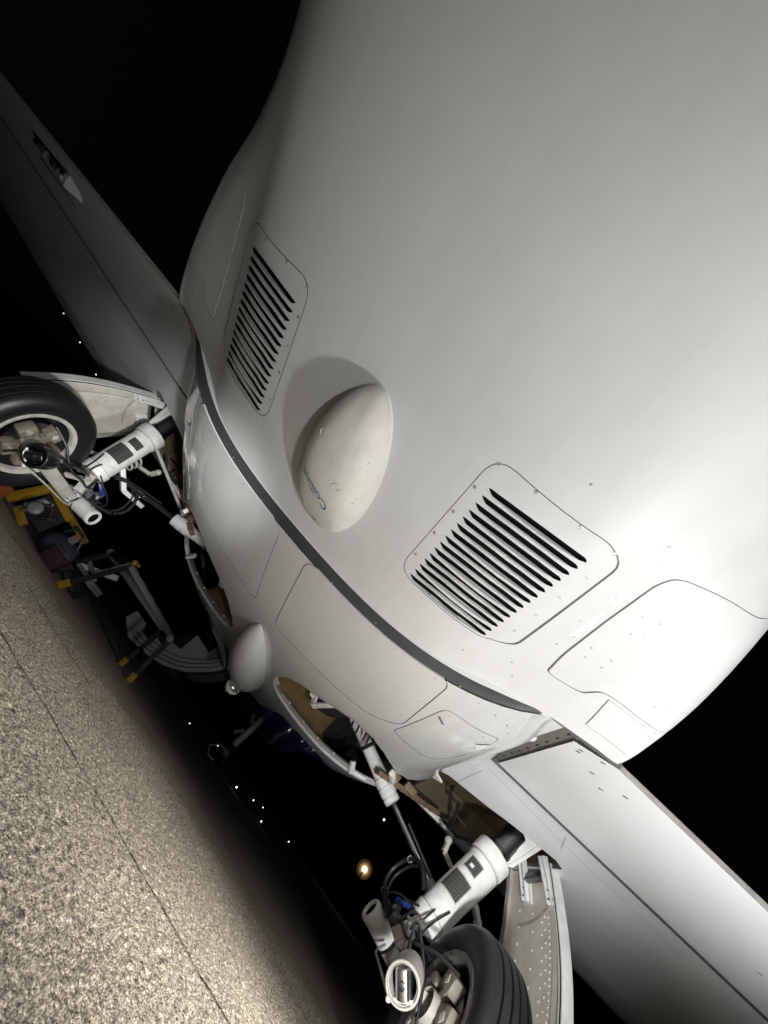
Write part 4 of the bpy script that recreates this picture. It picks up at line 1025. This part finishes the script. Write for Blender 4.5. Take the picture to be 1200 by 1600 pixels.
# ---------------- airstair lowered on the far side of the nose, and the nose gear
def build_airstair():
    arc = [(-2.05, .155), (-1.95, .085), (-1.806, .054), (-1.66, .065), (-1.506, .099), (-1.36, .14), (-1.222, .191), (-1.09, .265), (-.983, .35), (-.88, .46), (-.783, .581), (-.678, .764)]
    Y = 6.0
    def P(x, z, y=Y): return Vector((x, y, z))
    b = MB(); depth = .75; n = len(arc)
    b.add([P(x, z) for x, z in arc] + [P(x, z, Y + depth) for x, z in arc], [(i, i + 1, n + i + 1, n + i) for i in range(n - 1)])
    sk = b.build('airstair_skin', M['gloss'], jet, smooth=60); sk['label'] = 'curved airstair door lowered at the nose, pale with black step triangles and pinstripes'
    # white side board with its saw-tooth upper edge: fan from the arc
    side = [(-2.05, .155), (-1.806, .054), (-1.506, .099), (-1.222, .191), (-.983, .35), (-.783, .581), (-.678, .764), (-1.02, .86), (-1.006, .692), (-1.296, .70), (-1.267, .446), (-1.459, .408), (-1.47, .30), (-1.62, .32), (-1.60, .21), (-1.75, .215), (-1.83, .30), (-2.042, .298)]
    b = MB(); b.prism([P(x, z, Y - .012) for x, z in side], (0, .02, 0)); b.build('side_board', M['airwhite'], sk)
    for k, (tri) in enumerate(([(-1.459, .408), (-1.296, .70), (-1.267, .446)], [(-1.296, .806), (-1.006, .692), (-1.13, .93)], [(-1.62, .32), (-1.47, .42), (-1.47, .30)])):
        b = MB(); b.prism([P(x, z, Y - .006) for x, z in tri], (0, .5, 0)); b.build('step_recess', M['black'], sk)
    for d in (.05, .10, .155):
        b = MB(); A = []; B = []
        for i, (x, z) in enumerate(arc[2:]):
            t = Vector((arc[min(i + 3, n - 1)][0] - arc[i + 1][0], arc[min(i + 3, n - 1)][1] - arc[i + 1][1])).normalized(); nn = Vector((-t.y, t.x))
            A.append(P(x + nn.x * d, z + nn.y * d, Y - .014)); B.append(P(x + nn.x * (d + .011), z + nn.y * (d + .011), Y - .014))
        k = len(A); b.add(A + B, [(i, i + 1, k + i + 1, k + i) for i in range(k - 1)]); b.build('pinstripe', M['black'], sk)
    b = MB(); A = [P(x, z - .004, Y + .15) for x, z in arc[7:9]] + [P(x, z - .004, Y + .72) for x, z in arc[7:9]]; b.add(A, [(0, 1, 3, 2)]); b.build('blue_band', M['bluelight'], sk)
    b = MB(); A = [P(x + .004, z - .006, Y + .02) for x, z in arc[4:]] + [P(x + .004, z - .006, Y + .14) for x, z in arc[4:]]; k = n - 4; b.add(A, [(i, i + 1, k + i + 1, k + i) for i in range(k - 1)]); b.build('dark_band', M['gapgrey'], sk)
    b = MB(); b.tube([P(-1.47, .41, Y - .02), P(-1.28, .83, Y - .02), P(-1.18, 1.0, Y + .1)], .006, 6); b.build('handrail_cable', M['alu'], sk)
    # nose gear
    b = MB(); b.tube([(0.02, 7.4, .95), (0.02, 7.5, .35)], .05, 14); b.tube([(0.02, 7.5, .38), (0.02, 7.62, .2)], .035, 10); b.bar((.02, 7.42, .75), (.02, 7.9, .85), .04, .04); b.bar((-.05, 7.42, .55), (-.10, 7.25, .45), .03, .05)
    ng = b.build('nose_gear', M['gear2'], jet)
    b = MB(); b.lathe((-.06, 7.62, .2), (1, 0, 0), [(0, .11), (0, .16), (.02, .195), (.08, .2), (.14, .195), (.16, .16), (.16, .11)], 28); b.build('nose_tyre', M['rubber'], ng)
    b = MB(); b.tube([(.0, 7.3, .22), (-.10, 7.1, .2), (-.17, 7.0, .1), (-.08, 6.9, .03), (.02, 6.95, .04)], .014, 8); b.build('tow_fitting', M['gear2'], ng)
build_airstair()

# ================================================================== LADDER, CART, SMALL THINGS
lad = thing('work_platform', 'low aluminium work platform ladder with yellow rubber feet, standing on the apron', 'ladder', (-.95, 3.3, 0))
def part(b, nm, m, par, bevel=0.0):
    o = b.build(nm, m, None, bevel=bevel); o.parent = par
    root = par
    while root.parent: root = root.parent
    o.matrix_parent_inverse = Matrix.Translation(-Vector(root.location)) if par is root else Matrix.Identity(4)
    return o
A1f, A2f, B1f, B2f = Vector((-1.238, 3.012, 0)), Vector((-1.545, 3.275, 0)), Vector((-.554, 3.453, 0)), Vector((-.735, 3.60, 0))
A1, A2, B1, B2 = Vector((-1.135, 3.055, .392)), Vector((-1.43, 3.30, .36)), Vector((-.645, 3.47, .355)), Vector((-.80, 3.62, .365))
for f, t in ((A1f, A1), (A2f, A2), (B1f, B1), (B2f, B2)):
    b = MB(); b.bar(f.lerp(t, .18), t, .036, .024, (0, 1, 0)); lg = part(b, 'leg', M['alu'], lad, .003)
    b = MB(); b.bar(f, f.lerp(t, .17), .044, .030, (0, 1, 0)); part(b, 'foot_cap', M['yellow'], lg, .004)
b = MB(); b.bar(A1 + Vector((0, 0, .012)), B1 + Vector((0, 0, .012)), .026, .042); part(b, 'side_rail', M['black'], lad, .003)
b = MB(); b.bar(A2, B2, .03, .055); part(b, 'side_rail', M['black'], lad, .003)
for k in range(5):
    t = .06 + .19 * k; b = MB(); b.bar(A1.lerp(B1, t) + Vector((0, 0, .03)), A2.lerp(B2, t) + Vector((0, 0, .03)), .075, .016); part(b, 'deck_plank', M['black'], lad, .002)
b = MB(); b.bar(A1f.lerp(A1, .35), A2f.lerp(A2, .35), .03, .02); part(b, 'cross_rung', M['alu'], lad, .002)
b = MB(); b.bar(B1f.lerp(B1, .45), B2f.lerp(B2, .45), .03, .02); part(b, 'cross_rung', M['alu'], lad, .002)
b = MB(); b.bar(A1.lerp(B1, -.02), A2.lerp(B2, -.02), .03, .05); part(b, 'end_rail', M['alu'], lad, .002)
b = MB(); b.bar(B1.lerp(A1, -.02), B2.lerp(A2, -.02), .03, .05); part(b, 'end_rail', M['alu'], lad, .002)
b = MB(); b.sphere(A1 + Vector((0.0, -.01, .045)), .022, 10, 7); b.sphere(A1 + Vector((0.02, .02, .055)), .014, 8, 6); part(b, 'lock_knob', M['yellow'], lad)['kind'] = 'stuff'
for q in (B1, B2, A2):
    b = MB(); b.lathe(q + Vector((0, -.03, 0)), (0, -1, 0), [(-.02, .001), (-.02, .026), (.008, .026), (.012, .015), (.012, .001)], 14); part(b, 'hinge_joint', M['toolgrey'], lad)
def ladder_text():
    cu = bpy.data.curves.new('ladder_lettering', 'FONT'); cu.body = 'GORILLA  LADDERS'; cu.size = 1.0
    to = bpy.data.objects.new('tmp_text', cu); col.objects.link(to)
    dg = bpy.context.evaluated_depsgraph_get(); me = bpy.data.meshes.new_from_object(to.evaluated_get(dg)); bpy.data.objects.remove(to)
    xs = [v.co.x for v in me.vertices]; w = max(xs)
    f, t = A1f.lerp(A1, .48), A1f.lerp(A1, .97); d = (t - f); L = d.length; d.normalize()
    sd = Vector((1, -.55, 0)); sd = (sd - d * sd.dot(d)).normalized(); nn = d.cross(sd)
    if nn.y > 0: sd = -sd; nn = d.cross(sd)
    for v in me.vertices: v.co = f + d * (v.co.x / w * L) + sd * ((v.co.y - .35) * L / w * 1.05)
    # a flat black label under the white words, on the leg's near face
    c = nn * .0245
    for v in me.vertices: v.co = v.co + c + nn * .001
    me.materials.append(M['white']); o = bpy.data.objects.new('lettering', me); col.objects.link(o); o.parent = lad; o.matrix_parent_inverse = Matrix.Translation(-Vector(lad.location))
    b = MB(); b.add([f - sd * .022 + c - d * .01, f + sd * .022 + c - d * .01, t + sd * .022 + c, t - sd * .022 + c], [(0, 1, 2, 3)]); part(b, 'leg_label', M['black'], lad)
ladder_text()

cart = thing('service_jack', 'yellow framed service jack with chrome cylinder standing under the left wheel side', 'jack', (-1.85, 3.05, 0))
b = MB(); b.bar((-2.03, 3.0, .03), (-1.965, 3.0, .295), .055, .05); part(b, 'frame_upright', M['yellow'], cart, .004)
b = MB(); b.bar((-1.99, 3.0, .29), (-1.66, 3.0, .262), .05, .05); part(b, 'frame_top', M['yellow'], cart, .004)
b = MB(); b.bar((-1.90, 2.98, .055), (-1.765, 2.98, .03), .04, .05); part(b, 'frame_foot', M['yellow'], cart, .004)
b = MB(); b.bar((-2.0, 3.35, .28), (-1.66, 3.35, .26), .05, .05); part(b, 'frame_top', M['yellow'], cart, .004)
b = MB(); b.tube([(-1.86, 2.96, .06), (-1.79, 2.96, .18)], .017, 14); part(b, 'chrome_cylinder', M['steel'], cart)
b = MB(); b.lathe((-1.815, 2.95, .135), (.3, -1, .2), [(0, .001), (0, .045), (.02, .045), (.03, .03), (.03, .001)], 18); part(b, 'pump_body', M['toolgrey'], cart)
for (p, q, r_, mm) in (((-1.93, 3.02, .09), (-1.90, 3.02, .21), .02, 'toolgrey'), ((-1.90, 3.02, .2), (-1.84, 3.02, .22), .014, 'gear2'), ((-1.76, 3.0, .12), (-1.70, 3.0, .2), .016, 'black'), ((-1.80, 3.0, .22), (-1.72, 3.0, .16), .01, 'wine'), ((-1.88, 2.99, .13), (-1.82, 2.99, .22), .012, 'wine'), ((-1.74, 2.98, .09), (-1.71, 2.98, .15), .012, 'alu')):
    b = MB(); b.tube([p, q], r_, 10); part(b, 'pipe', M[mm], cart)
b = MB(); b.box((-1.85, 3.08, .16), (.24, .04, .18)); part(b, 'back_plate', M['black'], cart)

bag = thing('tool_bag', 'dark canvas tool bag on the apron between the yellow jack and the ladder', 'bag', (-1.62, 3.25, 0))
b = MB(); b.sphere((-1.62, 3.25, .10), (.16, .14, .11), 16, 10); part(b, 'bag_body', M['bag'], bag)
b = MB(); b.tube([(-1.72, 3.2, .19), (-1.68, 3.18, .27), (-1.58, 3.18, .27), (-1.53, 3.2, .19)], .012, 8); part(b, 'bag_handle', M['black'], bag)
b = MB(); b.box((-1.57, 3.12, .21), (.05, .03, .06)); part(b, 'bag_pocket', M['toolgrey'], bag, .006)
cs = thing('tool_case', 'small wine red case lying beside the dark tool bag', 'case', (-1.50, 3.12, 0))
b = MB(); b.box((-1.50, 3.12, .055), (.13, .10, .11)); part(b, 'case_body', M['wine'], cs, .01)
b = MB(); b.tube([(-1.54, 3.07, .11), (-1.53, 3.07, .135), (-1.48, 3.07, .135), (-1.47, 3.07, .11)], .006, 6); part(b, 'case_handle', M['black'], cs)
ck = thing('floor_tool', 'grey trolley tool with pale arms lying on the apron behind the ladder end', 'trolley', (-1.45, 3.45, 0))
b = MB(); b.box((-1.45, 3.46, .14), (.30, .22, .05)); part(b, 'tray', M['toolgrey'], ck, .006)
b = MB(); b.bar((-1.58, 3.36, .10), (-1.28, 3.42, .30), .05, .04); part(b, 'arm', M['gear2'], ck, .005)
b = MB(); b.bar((-1.50, 3.34, .22), (-1.32, 3.36, .17), .03, .03); part(b, 'arm', M['toolgrey'], ck, .005)
for dx in (-.13, .13):
    b = MB(); b.lathe((-1.45 + dx - .015, 3.40, .05), (1, 0, 0), [(0, .001), (0, .05), (.03, .05), (.03, .001)], 18); part(b, 'wheel', M['rubber'], ck)

chk = thing('wheel_chock', 'worn orange wheel chock at the left edge of the picture', 'chock', (-1.98, 2.75, 0))
b = MB(); b.prism([(-2.25, 2.70, .0), (-1.90, 2.70, .0), (-1.93, 2.70, .10), (-2.15, 2.70, .12)], (0, .14, 0)); part(b, 'chock_block', M['orange'], chk, .006)
b = MB(); b.bar((-1.90, 2.70, .035), (-1.84, 2.62, .0), .05, .03); part(b, 'chock_strap', M['brake'], chk)

# ================================================================== DISTANT LAMPS
def lamp(x, y, z, r_, m, label, cat='lamp', group=None, pole=True):
    t = thing('apron_lamp', label, cat, (x, y, 0), group)
    b = MB(); b.sphere((x, y, z), r_, 10, 7); part(b, 'lamp_bulb', m, t)
    if pole:
        b = MB(); b.tube([(x, y, 0), (x, y, max(.02, z - r_))], max(.01, r_ * .35), 8); part(b, 'pole', M['pole'], t)
    return t
G1 = 'distant white lamps beyond the left wing'; G2 = 'small lights low on the dark apron ahead'
for (x, y, z, r_, lb) in ((-56.3, 40, 12.1, .035, 'tiny white lamp beyond the left wing, topmost of three in a row'), (-50.6, 40, 11.4, .045, 'tiny white lamp beyond the left wing, middle of three in a row'), (-44.8, 40, 10.5, .045, 'tiny white lamp beyond the left wing, just above the tyre')):
    lamp(x, y, z, r_, M['lampglow'], lb, 'lamp', G1)
t = lamp(11.6, 40, 3.0, .16, M['lampcore'], 'bright orange lamp in the dark between the belly and the right gear', 'lamp')
for r1, r2, mm, dy in ((.14, .27, 'glowinner', .25), (.27, .42, 'glowmid', .32), (.42, .60, 'glowouter', .40)):  # emissive rings of falling strength imitate the glow around the bulb
    b = MB(); b.lathe((11.6 + dy * .25, 40 + dy, 3.0 + dy * .06), (-.25, -1, -.06), [(0, r1), (.02, r2), (.06, r2), (.06, r1)], 28); part(b, 'glow_ring', M[mm], t)
lamp(10.5, 40, 6.2, .07, M['lampglow'], 'white lamp close beside the retraction actuator rod', 'lamp')
for (px, yy, zz, r_, lb) in ((-.63, 7.3, .04, 0.0055, 'small white light low ahead under the belly, left of the others'), (.50, 8.0, .06, 0.0110, 'white light low ahead, the brightest of the cluster under the nose'), (.80, 7.6, .15, 0.0066, 'upper light of the cluster below the nose gear'), (1.02, 8.4, .19, 0.0060, 'right hand light of the cluster below the nose gear'),
                             (1.20, 9.0, .05, 0.0110, 'white light low ahead right of the cluster'), (1.75, 9.0, .21, 0.0077, 'white light low ahead close left of the orange lamp'), (0.05, 7.6, .20, 0.0066, 'small light beside the nose wheel'), (-.12, 7.4, .17, 0.0039, 'faint light left of the nose wheel')):
    lamp(px, yy, zz, r_, M['lampglow'], lb, 'lamp', G2)
